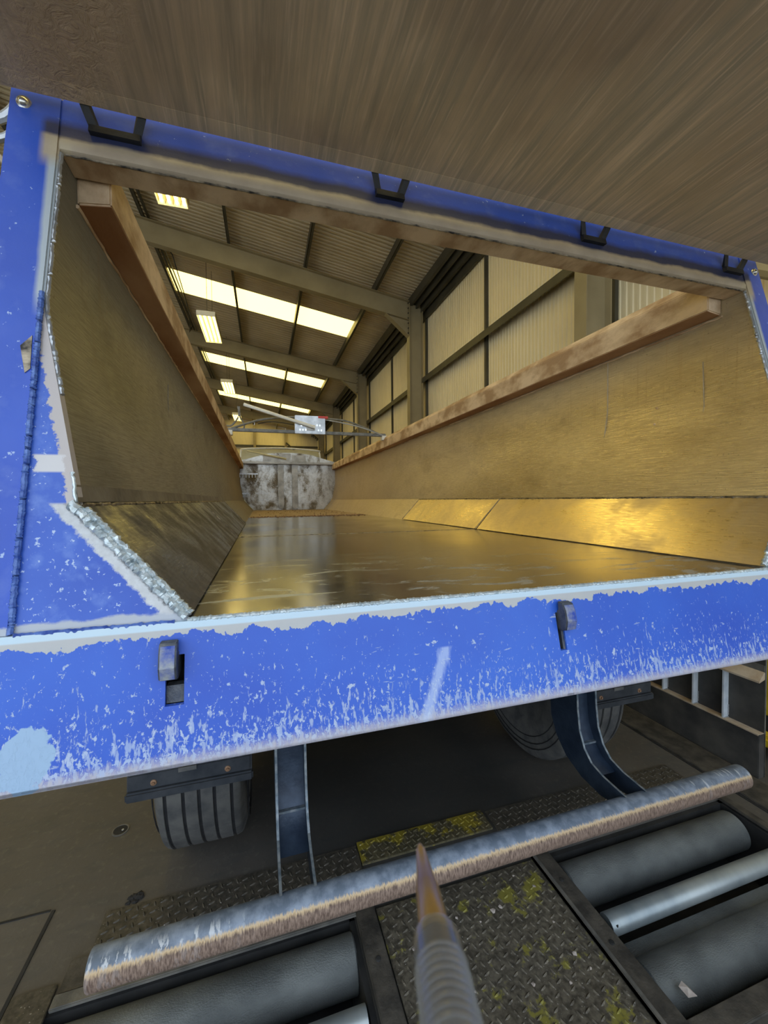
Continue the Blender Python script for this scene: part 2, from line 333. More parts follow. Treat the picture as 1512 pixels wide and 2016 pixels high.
# ------------------------------------------------------------------ mesh helpers
class MB:
    def __init__(s): s.v = []; s.f = []
    def add(s, vs, fs):
        o = len(s.v); s.v += [tuple(p) for p in vs]; s.f += [tuple(i + o for i in f) for f in fs]; return s
    def box(s, a, b):
        x0, y0, z0 = a; x1, y1, z1 = b
        vs = [(x0, y0, z0), (x1, y0, z0), (x1, y1, z0), (x0, y1, z0), (x0, y0, z1), (x1, y0, z1), (x1, y1, z1), (x0, y1, z1)]
        return s.hexa(vs)
    def hexa(s, vs):
        return s.add(vs, [(3, 2, 1, 0), (4, 5, 6, 7), (0, 1, 5, 4), (1, 2, 6, 5), (2, 3, 7, 6), (3, 0, 4, 7)])
    def prism(s, lo, hi):                 # two matching rings
        n = len(lo)
        return s.add(list(lo) + list(hi), [tuple(range(n))[::-1], tuple(range(n, 2 * n))] + [(i, (i + 1) % n, n + (i + 1) % n, n + i) for i in range(n)])
    def tube(s, pts, r, n=10, caps=True, sq=False, start=0.0):
        pts = [Vector(p) for p in pts]; rs = r if isinstance(r, (list, tuple)) else [r] * len(pts)
        up = Vector((0, 0, 1)); rings = []
        for i, p in enumerate(pts):
            d = (pts[min(i + 1, len(pts) - 1)] - pts[max(i - 1, 0)]).normalized()
            if abs(d.dot(up)) > .95: u = Vector((1, 0, 0)).cross(d).normalized()
            else: u = up.cross(d).normalized()
            v = d.cross(u)
            rings.append([p + (u * math.cos(a) + v * math.sin(a)) * rs[i] for a in [start + 2 * math.pi * k / n for k in range(n)]])
        o = len(s.v)
        for rg in rings: s.v += [tuple(q) for q in rg]
        for i in range(len(rings) - 1):
            for k in range(n):
                a = o + i * n + k; b = o + i * n + (k + 1) % n
                s.f.append((a, b, b + n, a + n))
        if caps:
            s.f.append(tuple(o + k for k in range(n))[::-1]); s.f.append(tuple(o + (len(rings) - 1) * n + k for k in range(n)))
        return s
    def lathe(s, c, axis, prof, n=48):    # prof: list of (along axis, radius), axis 'x'/'y'/'z'
        rings = []
        for a, r in prof:
            rg = []
            for k in range(n):
                t = 2 * math.pi * k / n; u, v = r * math.cos(t), r * math.sin(t)
                rg.append({'x': (c[0] + a, c[1] + u, c[2] + v), 'y': (c[0] + u, c[1] + a, c[2] + v), 'z': (c[0] + u, c[1] + v, c[2] + a)}[axis])
            rings.append(rg)
        o = len(s.v)
        for rg in rings: s.v += rg
        for i in range(len(rings) - 1):
            for k in range(n):
                a = o + i * n + k; b = o + i * n + (k + 1) % n; s.f.append((a, b, b + n, a + n))
        s.f.append(tuple(o + k for k in range(n))[::-1]); s.f.append(tuple(o + (len(rings) - 1) * n + k for k in range(n)))
        return s
    def build(s, name, mat, parent=None, smooth=False, bevel=0.0, seg=2, xf=None, kind=None, label=None):
        me = bpy.data.meshes.new(name)
        vs = [xf(p) for p in s.v] if xf else s.v
        me.from_pydata(vs, [], s.f); me.update()
        me.materials.append(mat)
        import bmesh
        bm = bmesh.new(); bm.from_mesh(me); bmesh.ops.recalc_face_normals(bm, faces=bm.faces[:])
        if bevel:
            ed = [e for e in bm.edges if len(e.link_faces) == 2 and e.calc_face_angle(0) > .5]
            bmesh.ops.bevel(bm, geom=ed, offset=bevel, segments=seg, affect='EDGES', clamp_overlap=True)
        bm.to_mesh(me); bm.free()
        if smooth:
            for p in me.polygons: p.use_smooth = True
            me.set_sharp_from_angle(angle=math.radians(40))
        o = bpy.data.objects.new(name, me); col.objects.link(o)
        if parent is not None: attach(o, parent)
        if kind: o['kind'] = kind
        if label: o['label'] = label
        return o
def world_loc(o):
    v = Vector(o.location)
    return v
def attach(o, p):
    o.parent = p; o.matrix_parent_inverse = Matrix.Translation(-Vector(p.get('_base', (0, 0, 0)))) if p.type == 'EMPTY' else Matrix.Identity(4)
def thing(name, label, cat, loc, group=None):
    o = bpy.data.objects.new(name, None); col.objects.link(o); o.location = loc; o['_base'] = tuple(loc)
    o.empty_display_size = .1; o['label'] = label; o['category'] = cat
    if group: o['group'] = group
    return o
def tag(o, label, cat, group=None, kind=None):
    o['label'] = label; o['category'] = cat
    if group: o['group'] = group
    if kind: o['kind'] = kind
    return o
def copy_tree(o, delta, parent=None):
    c = o.copy(); col.objects.link(c)
    if parent is None: c.location = Vector(o.location) + Vector(delta)
    else: c.parent = parent; c.matrix_parent_inverse = o.matrix_parent_inverse.copy()
    for ch in list(o.children): copy_tree(ch, delta, c)
    return c
def Z(z): return EYE + z

def weld(pts, r, name, mat, parent, step=.006, jit=.25, xf=None):
    pts = [Vector(p) for p in pts]; out = []; rs = []; k = 0
    for a, b in zip(pts[:-1], pts[1:]):
        L = (b - a).length; n = max(2, int(L / step))
        for i in range(n):
            p = a.lerp(b, i / n); j = r * jit
            out.append(p + Vector((R.uniform(-j, j), R.uniform(-j, j) * .4, R.uniform(-j, j))))
            rs.append(r * ((1.0, .78)[k % 2] + R.uniform(-.1, .1))); k += 1
    out.append(pts[-1]); rs.append(r)
    b = MB().tube(out, rs, 7)
    return b.build(name, mat, parent, smooth=True)

# ================================================================== SETTING
def BX(p): return (p[0] * .99995 + .01 * p[1], p[1] - .01 * p[0], p[2])   # the shed stands half a degree off the trailer
def struct(o): o['kind'] = 'structure'; return o

# floor with the two roller pits cut out
PL = (-.80, .32); PR = (1.20, 2.30); PY = (.86, 1.50)
fl = MB()
xs = [-11, PL[0], PL[1], PR[0], PR[1], 6.0]; ys = [-3, PY[0], PY[1], 36]
for i in range(5):
    for j in range(3):
        if j == 1 and i in (1, 3): continue
        if j == 1 and i == 2: continue
        fl.box((xs[i], ys[j], -.12), (xs[i + 1], ys[j + 1], 0))
fl.box((PL[1], PY[0], -.12), (PR[0], PY[1], -.004))
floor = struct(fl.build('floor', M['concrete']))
fg = MB()
for (x0, y0, x1, y1) in [(-.80, 1.86, -.80, .3)]: fg.box((x0 - .006, y1, 0), (x0 + .006, y0, .004))
fg.build('joint_strip', M['pit'], floor)
MB().box((2.42, 1.2, 0), (2.428, 4.5, .004)).build('joint_strip', M['pit'], floor)
MB().box((2.435, .3, 0), (2.64, 4.5, .012)).build('floor_plank', M['pit_rail'], floor, bevel=.003)
MB().box((-3, 1.86, 0), (-.812, 1.868, .003)).build('joint_strip', M['pit'], floor)
# left: rusty steel plates beside the pit
MB().box((-.79, .3, 0), (-.665, 1.56, .010)).build('floor_plate', M['tread_dark'], floor, bevel=.002)
MB().box((-.655, 1.525, 0), (-.56, 1.63, .008)).build('floor_plate', M['pit_rail'], floor, bevel=.002)
# concrete yard beyond the shed door, behind the camera; pale to bounce light in
struct(MB().box((-40, -40, -.2), (40, -3, -.02)).build('unseen_yard', M['unseen_apron']))

# --- roof
def roofz(x): return Z(6.09 - .165 * x)
RIDGE = -7.0
ceil_ = bpy.data.objects.new('ceiling', None); col.objects.link(ceil_); ceil_['kind'] = 'structure'; ceil_['_base'] = (0, 0, 0)
SK = [(.4, 1.65), (6.6, 7.85), (12.75, 14.05), (19.35, 20.65), (25.7, 26.9), (31.6, 32.9)]  # last rooflight row added to brighten the end wall
bays = [(-3, .4), (1.65, 6.6), (7.85, 12.75), (14.05, 19.35), (20.65, 25.7), (26.9, 31.6), (32.9, 34)]
def corr(x0, x1, y0, y1, zf, pitch, h, mat, name, parent):
    """trapezoidal sheet, ribs running down the slope (x direction), profile stepping along y"""
    b = MB(); n = max(1, round((y1 - y0) / pitch)); p = (y1 - y0) / n; prof = []
    for k in range(n):
        y = y0 + k * p
        prof += [(y, 0), (y + p * .35, 0), (y + p * .5, h), (y + p * .85, h)]
    prof.append((y1, 0)); o = len(prof)
    vs = [(x0, y, zf(x0) + d) for y, d in prof] + [(x1, y, zf(x1) + d) for y, d in prof]
    b.add(vs, [(i, i + 1, o + i + 1, o + i) for i in range(o - 1)])
    # outer skin so the sheet has thickness
    b.add([(x0, y0, zf(x0) + .08), (x1, y0, zf(x1) + .08), (x1, y1, zf(x1) + .08), (x0, y1, zf(x0) + .08)], [(0, 1, 2, 3)])
    return b.build(name, mat, parent, xf=BX)
pxs = [-2.46 - 1.8 * 2, -2.46 - 1.8, -2.46, -.68, 1.09, 2.88]
segs = [(RIDGE, -6.06), (-6.06, -4.26), (-4.26, -2.46), (-2.46, -.68), (-.68, 1.09), (1.09, 2.88), (2.88, 4.45)]
for (a, b_) in bays:
    for (x0, x1) in segs:
        corr(x0, x1, a, b_, roofz, .125 if b_ < 13 else .2, .055 if b_ < 13 else .03, M['roof'], 'roof_sheet', ceil_)
for (a, b_) in SK:
    for k, (x0, x1) in enumerate(segs):
        if k in (3, 4, 5):
            bb = MB(); bb.hexa([(x0, a, roofz(x0)), (x1, a, roofz(x1)), (x1, b_, roofz(x1)), (x0, b_, roofz(x0)),
                                (x0, a, roofz(x0) + .03), (x1, a, roofz(x1) + .03), (x1, b_, roofz(x1) + .03), (x0, b_, roofz(x0) + .03)])
            bb.build('rooflight_panel', M['skylight'], ceil_, xf=BX)
        else: corr(x0, x1, a, b_, roofz, .2, .022, M['roof'], 'roof_sheet', ceil_)
# far slope beyond the ridge
bb = MB()
bb.hexa([(RIDGE, -3, roofz(RIDGE)), (RIDGE, 34, roofz(RIDGE)), (-12, 34, roofz(RIDGE) - .83), (-12, -3, roofz(RIDGE) - .83),
         (RIDGE, -3, roofz(RIDGE) + .1), (RIDGE, 34, roofz(RIDGE) + .1), (-12, 34, roofz(RIDGE) - .73), (-12, -3, roofz(RIDGE) - .73)])
bb.build('roof_sheet', M['roof'], ceil_, xf=BX)
for (a, b_) in SK:  # unseen far-slope rooflights, added for more interior light
    zz = lambda x: roofz(RIDGE) - .166 * (RIDGE - x) - .02
    MB().hexa([(-11.5, a, zz(-11.5)), (-7.4, a, zz(-7.4)), (-7.4, b_, zz(-7.4)), (-11.5, b_, zz(-11.5)), (-11.5, a, zz(-11.5) + .015), (-7.4, a, zz(-7.4) + .015), (-7.4, b_, zz(-7.4) + .015), (-11.5, b_, zz(-11.5) + .015)]).build('rooflight_panel', M['skylight'], ceil_, xf=BX)
for x in pxs:
    zt = roofz(x)
    b = MB(); b.box((x - .03, -3, zt - .20), (x - .018, 34, zt)); b.box((x - .03, -3, zt - .20), (x + .035, 34, zt - .19))
    b.build('purlin', M['girt'], ceil_, xf=BX)
for x, dz, ww in [(3.88, .06, .07), (4.03, .10, .05), (4.18, .16, .06), (4.30, .30, .05)]:
    MB().box((x - ww / 2, -3, roofz(x) - .22 - dz), (x + ww / 2, 34, roofz(x) - dz)).build('eaves_beam', M['girt'], ceil_, xf=BX)

# --- right wall: ribbed cladding panels, girts, mid posts
WX = 4.36
wr = bpy.data.objects.new('wall_right', None); col.objects.link(wr); wr['kind'] = 'structure'; wr['_base'] = (0, 0, 0)
def wall_panel(y0, y1, z0, z1, parent, x=WX):
    b = MB(); p = .095; n = max(1, round((y1 - y0) / p)); p = (y1 - y0) / n; prof = []
    for k in range(n):
        y = y0 + k * p; prof += [(y, 0), (y + p * .4, 0), (y + p * .5, -.012), (y + p * .9, -.012)]
    prof.append((y1, 0)); o = len(prof)
    b.add([(x + d, y, z0) for y, d in prof] + [(x + d, y, z1) for y, d in prof], [(i, i + 1, o + i + 1, o + i) for i in range(o - 1)])
    b.add([(x + .08, y0, z0), (x + .08, y1, z0), (x + .08, y1, z1), (x + .08, y0, z1)], [(0, 1, 2, 3)])
    return b.build('cladding_panel', M['clad'], parent, xf=BX)
cols_y = [-2.0, 4.2, 10.4, 16.6, 22.8, 29.0]
wy = [-3, -2.0, 1.1, 4.2, 7.3, 10.4, 13.5, 16.6, 19.7, 22.8, 25.9, 29, 34]
GZ = [0.0, Z(-.35), Z(1.4), Z(3.19), roofz(WX) + .02]
for a, b_ in zip(wy[:-1], wy[1:]):
    for z0, z1 in ((0, Z(3.15)), (Z(3.15), roofz(WX) + .05)):
        wall_panel(a + .004, b_ - .004, z0, z1, wr)
for y in wy[1:-1]:
    MB().box((WX - .07, y - .035, 0), (WX - .014, y + .035, roofz(WX) - .2)).build('mid_post', M['girt'], wr, xf=BX)
for z in (Z(-.2), Z(3.19)):
    b = MB(); b.box((WX - .20, -3, z - .07), (WX - .185, 34, z + .07)); b.box((WX - .2, -3, z + .06), (WX - .01, 34, z + .07))
    b.build('girt', M['girt'], wr, xf=BX)
# left wall and end wall
wl = MB()
wl.box((-12.1, -3, 0), (-12, 34, Z(6.6)))
struct(wl.build('wall_left', M['clad'], xf=BX))
we = bpy.data.objects.new('wall_back', None); col.objects.link(we); we['kind'] = 'structure'; we['_base'] = (0, 0, 0)
xe = [-12.0, -9, -6, -3, -.6, 1.8, WX]
for a, b_ in zip(xe[:-1], xe[1:]):
    bw = MB(); top = lambda x: min(roofz(x), roofz(RIDGE) - .166 * max(0, RIDGE - x))
    bw.hexa([(a, 34, 0), (b_ - .01, 34, 0), (b_ - .01, 34.08, 0), (a, 34.08, 0), (a, 34, top(a)), (b_ - .01, 34, top(b_)), (b_ - .01, 34.08, top(b_)), (a, 34.08, top(a))])
    bw.build('cladding_panel', M['clad'], we, xf=BX)
for x in xe[1:-1]:
    MB().box((x - .1, 33.7, 0), (x + .1, 33.98, roofz(max(x, RIDGE)) - .3)).build('end_post', M['beam'], we, xf=BX)
for z in (Z(.9), Z(2.6), Z(4.3)):
    MB().box((-12, 33.85, z - .08), (WX, 33.98, z + .08)).build('girt', M['girt'], we, xf=BX)
def bar(a, b, r, name, mat, parent, xf=None, n=8): return MB().tube([a, b], r, n).build(name, mat, parent, smooth=True, xf=xf)
bar((3.9, 33.6, Z(-.2)), (1.8, 33.6, Z(2.6)), .06, 'brace', M['girt'], we, BX)
bar((3.9, 33.6, Z(2.6)), (1.8, 33.6, Z(-.2)), .06, 'brace', M['girt'], we, BX)
bar((3.9, 33.6, Z(2.6)), (1.8, 33.6, Z(4.6)), .06, 'brace', M['girt'], we, BX)
MB().box((3.86, 28.9, Z(3.4)), (4.1, 33.9, Z(3.65))).build('tie_beam', M['beam'], wr, xf=BX)

# --- portal frames: column + rafter + haunch
names = ['nearest, behind and beside the trailer tail', 'first one right of the raised tailgate, meeting the right coaming near its end', 'its rafter crosses the view just below the header', 'second rafter seen through the body opening', 'third rafter seen through the body opening', 'farthest one, in front of the end wall']
labs = ['olive steel portal frame nearest the open shed door, over the camera',
        'olive steel portal frame whose wide column stands just behind the right coaming tail',
        'olive steel portal frame with the largest rafter seen through the opening, above the first rooflights',
        'olive steel portal frame between the first and second rows of rooflights',
        'olive steel portal frame just beyond the second row of rooflights',
        'small farthest olive steel portal frame next to the end wall']
for y, lab in zip(cols_y, labs):
    pf = thing('portal_frame', lab, 'steel frame', BX((3.98, y, 0)), 'portal frames of the shed')
    c = MB(); zt = Z(5.2)
    c.box((3.79, y - .1, 0), (3.806, y + .1, zt)); c.box((4.16, y - .1, 0), (4.176, y + .1, zt)); c.box((3.8, y - .006, 0), (4.17, y + .006, zt))
    c.build('column', M['beam'], pf, xf=BX)
    r = MB()
    def top(x): return Z(5.885 - .165 * x)
    def strip(xa, xb, o0, o1, hw):
        r.hexa([(xa, y - hw, top(xa) - o0), (xb, y - hw, top(xb) - o0), (xb, y + hw, top(xb) - o0), (xa, y + hw, top(xa) - o0),
                (xa, y - hw, top(xa) - o1), (xb, y - hw, top(xb) - o1), (xb, y + hw, top(xb) - o1), (xa, y + hw, top(xa) - o1)])
    strip(RIDGE, 3.80, .014, 0, .09); strip(RIDGE, 3.80, .50, .486, .09); strip(RIDGE, 3.80, .49, .01, .005)
    r.build('rafter', M['beam'], pf, xf=BX)
    h = MB(); a, b_ = 3.15, 3.79
    h.prism([(a, y - .006, top(a) - .49), (b_, y - .006, top(b_) - .49), (b_, y - .006, top(b_) - .92)],
            [(a, y + .006, top(a) - .49), (b_, y + .006, top(b_) - .49), (b_, y + .006, top(b_) - .92)])
    h.hexa([(a, y - .09, top(a) - .50), (b_, y - .09, top(b_) - .93), (b_, y + .09, top(b_) - .93), (a, y + .09, top(a) - .50),
            (a, y - .09, top(a) - .486), (b_, y - .09, top(b_) - .915), (b_, y + .09, top(b_) - .915), (a, y + .09, top(a) - .486)])
    h.build('haunch', M['beam'], pf, xf=BX)
    if y < 17:
        q = MB()
        for k in range(7):
            for sgn in (-1, 1):
                zz = top(3.79) - .06 - k * .13; q.box((3.76, y + sgn * .06 - .014, zz - .014), (3.79, y + sgn * .06 + .014, zz + .014))
        q.build('bolt_row', M['girt'], pf, xf=BX, kind='stuff')
br = tag(MB().tube([(4.1, 4.1, Z(3.1)), (4.2, 1.2, Z(1.0))], .06, 8).build('wall_brace', M['beam'], xf=BX), 'grey diagonal wall brace right of the widest column', 'brace')

# --- lights
def light_fixture():
    y0, y1, x0, x1, z = 10.62, 12.35, -1.45, -1.04, Z(4.4)
    t = thing('ceiling_light', 'long four-tube ceiling light in full view, hanging below the first row of rooflights', 'lamp', BX((-1.25, 11.5, Z(4.52))), 'ceiling lights along the shed')
    b = MB(); b.box((x0, y0, z + .10), (x1, y1, z + .12))
    for xa in (x0, x1): b.box((xa - .004, y0, z), (xa + .004, y1, z + .12))
    for ya in (y0, y1): b.box((x0, ya - .004, z), (x1, ya + .004, z + .12))
    b.build('housing', M['whitetube'], t, xf=BX)
    rf = MB(); ww = (x1 - x0) / 4
    for k in range(5):
        xc_ = x0 + ww * k
        rf.prism([(xc_ - .018, y0 + .01, z + .1), (xc_ + .018, y0 + .01, z + .1), (xc_, y0 + .01, z + .01)], [(xc_ - .018, y1 - .01, z + .1), (xc_ + .018, y1 - .01, z + .1), (xc_, y1 - .01, z + .01)])
    rf.build('reflector', M['reflector'], t, xf=BX)
    for k in range(4):
        xc_ = x0 + ww * (k + .5)
        MB().tube([(xc_, y0 + .02, z + .05), (xc_, y1 - .02, z + .05)], .021, 10).build('lamp_tube', M['tube'], t, smooth=True, xf=BX)
    for ya in (y0 + .3, y1 - .3): MB().tube([(-1.25, ya, z + .12), (-1.25, ya, Z(6.2))], .006, 6).build('hanging_rod', M['girt'], t, xf=BX)
    return t
L2 = light_fixture()
for dy, dx, lab in [(-5.5, .03, 'ceiling light half hidden by the header, topmost in the opening'), (5.7, 0, 'third ceiling light down, level with the second row of rooflights'), (11.7, -.02, 'smallest and farthest ceiling light, above the tarp cross bar')]:
    c = copy_tree(L2, (dx + .01 * dy, dy, 0)); c['label'] = lab
    if '_base' in c: c['_base'] = tuple(c.location)
# conduit and cable in the roof
cd = thing('conduit', 'dark conduit with cable loop running along the purlin by the left coaming', 'pipe', BX((-2.4, 10.5, Z(5.8))))
bar((-2.36, 8.5, Z(6.36)), (-2.36, 24, Z(6.36)), .03, 'pipe', M['girt'], cd, BX)
bar((-2.27, 10.6, Z(6.33)), (-2.27, 24, Z(6.33)), .018, 'pipe', M['greyhose'], cd, BX)
MB().tube([(-2.3, 10.8, Z(6.3)), (-2.0, 11.02, Z(5.93)), (-1.95, 11.2, Z(5.7)), (-1.95, 12.6, Z(5.5)), (-2.1, 14.0, Z(5.5)), (-2.3, 15.2, Z(5.7)), (-2.35, 16.2, Z(6.3))], .012, 6).build('cable_loop', M['black'], cd, smooth=True, xf=BX)

# ================================================================== TRAILER
XC = .734
def fy(z): return .974 + .235 * z                    # raked rear face of the body (z relative to the eye)
def FP(x, z, d=0.0): return (x, fy(z) + d, Z(z))
def mir(x): return 2 * XC - x
T = thing('tipper_trailer', 'blue aluminium tipper trailer with raised tailgate, empty body seen from behind', 'trailer', (XC, 5.8, 0))

def plate(poly, d0, d1):
    return MB().prism([FP(x, z, d0) for x, z in poly], [FP(x, z, d1) for x, z in poly])
for s in (0, 1):
    mm = (lambda x: x) if s == 0 else mir
    # corner post
    p = [(-.545, -.25), (-.447, -.25), (-.445, .43), (-.442, .45), (-.439, .835), (-.439, .985), (-.50, 1.0), (-.545, 1.005)]
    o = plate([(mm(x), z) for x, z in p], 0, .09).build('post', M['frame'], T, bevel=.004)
    sp = MB(); q = [(-.447, .43), (-.442, .45), (-.4395, .835)]
    # rivet
    rv = MB(); cx_, cz_ = (-.515, .945) if s == 0 else (1.980, .925)
    yy = fy(cz_)
    rv.lathe((cx_, yy, Z(cz_)), 'y', [(0, .016), (-.003, .015), (-.004, .0105), (-.009, .008), (-.011, .004), (-.0115, .0005)], 20)
    rv.build('rivet', M['chrome'], o, smooth=True)
    # gusset plate
    g = [(-.445, .44), (-.442, .421), (-.3555, .012), (-.355, -.01), (-.145, -.242), (-.145, -.25), (-.445, -.25)]
    o = plate([(mm(x), z) for x, z in g], .006, .03).build('gusset_plate', M['gusset'], T)
    weld([FP(mm(-.446), .46, .001), FP(mm(-.446), -.245, .001)], .0062, 'weld_bead', M['weld_blue'], o, .003, .12)
    weld([FP(mm(-.44), -.247, 0), FP(mm(-.17), -.247, 0)], .005, 'weld_bead', M['weld_blue'], o)
    weld([FP(mm(-.352), -.016, -.001), FP(mm(-.150), -.238, -.001)], .0095, 'weld_bead', M['weld'], o, .0035, .22)
    weld([FP(mm(-.343), -.012, .006), FP(mm(-.141), -.234, .006)], .009, 'weld_bead', M['weld'], o, .0035, .25)
    weld([FP(mm(-.362), -.004, .0), FP(mm(-.350), -.018, .0)], .012, 'weld_bead', M['weld'], o)
    weld([FP(mm(-.366), .06, .002), FP(mm(-.357), .0, .002)], .004, 'weld_bead', M['weld'], o)
    weld([FP(mm(-.438), .832, .01), FP(mm(-.441), .43, .012), FP(mm(-.40), .23, .014)], .006, 'weld_bead', M['galv'], o)
    # a bare patch welded on the left post edge
    if s == 0:
        b = MB().prism([FP(-.474, .33, -.002), FP(-.455, .355, -.002), FP(-.453, .28, -.002), FP(-.462, .27, -.002)], [FP(-.474, .33, .004), FP(-.455, .355, .004), FP(-.453, .28, .004), FP(-.462, .27, .004)])
        b.build('weld_patch', M['weld_dark'], o)

# header
h = MB()
zs = [.835, .842, .856, .872, .90, .985]; dd = [.014, .004, 0, .004, .003, .003]
lo = [FP(-.44, z, d) for z, d in zip(zs, dd)] + [(-.44, 1.258, Z(.985)), (-.44, 1.258, Z(.835))]
hi = [(1.908, y, z) for (_, y, z) in lo]
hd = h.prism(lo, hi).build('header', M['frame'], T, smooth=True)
MB().box((-.438, 1.186, Z(.8338)), (1.906, 1.256, Z(.835))).build('header_underside', M['rail'], hd)
weld([(-.43, 1.183, Z(.8345)), (1.90, 1.183, Z(.8345))], .0028, 'weld_bead', M['weld_dark'], hd, .01)

# sill with the two lock slots cut right through
def sill():
    z0, z1 = -.511, -.247
    slots = [(-.184, -.150, -.402, -.309), (.750, .771, -.402, -.307)]
    b = MB(); xs = [-.546]
    for a in slots: xs += [a[0], a[1]]
    xs.append(2.012)
    for i in range(len(xs) - 1):
        sl = [a for a in slots if abs(a[0] - xs[i]) < 1e-6]
        spans = [(z0, z1)] if not sl else [(z0, sl[0][2]), (sl[0][3], z1)]
        for (za, zb) in spans:
            b.hexa([FP(xs[i], za, -.004), FP(xs[i + 1], za, -.004), FP(xs[i + 1], za, .006), FP(xs[i], za, .006),
                    FP(xs[i], zb, -.004), FP(xs[i + 1], zb, -.004), FP(xs[i + 1], zb, .006), FP(xs[i], zb, .006)])
    o = b.build('sill', M['sill'], T)
    # folded bottom return, top return
    MB().hexa([FP(-.546, -.511, -.004), FP(2.012, -.511, -.004), FP(2.012, -.511, .07), FP(-.546, -.511, .07), FP(-.546, -.505, -.004), FP(2.012, -.505, -.004), FP(2.012, -.505, .07), FP(-.546, -.505, .07)]).build('bottom_flange', M['sill'], o)
    MB().hexa([FP(-.546, -.505, .064), FP(2.012, -.505, .064), FP(2.012, -.505, .07), FP(-.546, -.505, .07), FP(-.546, -.26, .064), FP(2.012, -.26, .064), FP(2.012, -.26, .07), FP(-.546, -.26, .07)]).build('back_plate', M['hole'], o)
    return o
S = sill()
# white edge left by the folded lip on the floor edge
weld([FP(-.145, -.244, -.002), FP(mir(-.145), -.244, -.002)], .0055, 'weld_bead', M['weld'], S, .0035, .2)

# lock claws
def claw(x0, x1, facemat, label):
    # profile in (d, z): d<0 towards the camera
    pr = [(.05, -.345), (-.012, -.352), (-.028, -.345), (-.037, -.322), (-.036, -.296), (-.030, -.279), (-.012, -.277), (-.010, -.300), (.004, -.304), (.05, -.304)]
    o = MB().prism([FP(x0, z, d) for d, z in pr], [FP(x1, z, d) for d, z in pr]).build('lock_claw', M['hook'], T, bevel=.0015)
    wf = MB(); pf_ = [(-.345, -.0295), (-.322, -.0382), (-.296, -.0372), (-.283, -.0325)]
    n = len(pf_); vs = [FP(x, z, d + e) for e in (0, .003) for x in (x0 + .003, x1 - .003) for z, d in pf_]; fs = []
    for k in range(n - 1): fs += [(k, k + 1, n + k + 1, n + k), (2 * n + k, 3 * n + k, 3 * n + k + 1, 2 * n + k + 1)]
    fs += [(0, n, 3 * n, 2 * n), (n - 1, 3 * n - 1, 4 * n - 1, 2 * n - 1)]
    wf.add(vs, fs).build('worn_face', facemat, o, label='chipped paint front face')
    return o
claw(-.192, -.160, M['hook_blue'], ''); claw(.756, .790, M['hook_blue'], '')
MB().hexa([FP(-.184, -.402, .010), FP(-.150, -.402, .010), FP(-.150, -.402, .03), FP(-.184, -.402, .03), FP(-.184, -.370, .010), FP(-.150, -.370, .010), FP(-.150, -.370, .03), FP(-.184, -.370, .03)]).build('lock_link', M['hook'], S)
MB().hexa([FP(.764, -.402, .002), FP(.771, -.402, .002), FP(.771, -.402, .03), FP(.764, -.402, .03), FP(.764, -.345, .002), FP(.771, -.345, .002), FP(.771, -.345, .03), FP(.764, -.345, .03)]).build('lock_link', M['hook'], S)

# body shell: raked extrusions
YE = 10.62
def shell(sec, name, mat, y1=YE, y0=None, off=.02, th=.03, side=0, parent=T, ny=1):
    """sec: polyline in (x,z); thickness th outwards (side -1 left, +1 right, 0 down)"""
    n = len(sec); b = MB(); rows = []
    for (x, z) in sec:
        ya = fy(z) + off if y0 is None else y0
        rows.append((x, z, ya))
    ox, oz = (side * th, 0) if side else (0, -th)
    vs = [(x, ya, Z(z)) for x, z, ya in rows] + [(x, y1, Z(z)) for x, z, _ in rows]
    vs += [(x + ox, ya, Z(z) + oz) for x, z, ya in rows] + [(x + ox, y1, Z(z) + oz) for x, z, _ in rows]
    fs = []
    for i in range(n - 1):
        fs += [(i, i + 1, n + i + 1, n + i), (2 * n + i, 3 * n + i, 3 * n + i + 1, 2 * n + i + 1), (i, 2 * n + i, 2 * n + i + 1, i + 1), (n + i, n + i + 1, 3 * n + i + 1, 3 * n + i)]
    fs += [(0, n, 3 * n, 2 * n), (n - 1, 3 * n - 1, 4 * n - 1, 2 * n - 1)]
    b.add(vs, fs); return b.build(name, mat, parent, smooth=False)
wallL = [(-.439, .95), (-.439, .835), (-.440, .50), (-.436, .40), (-.40, .22), (-.356, .0)]
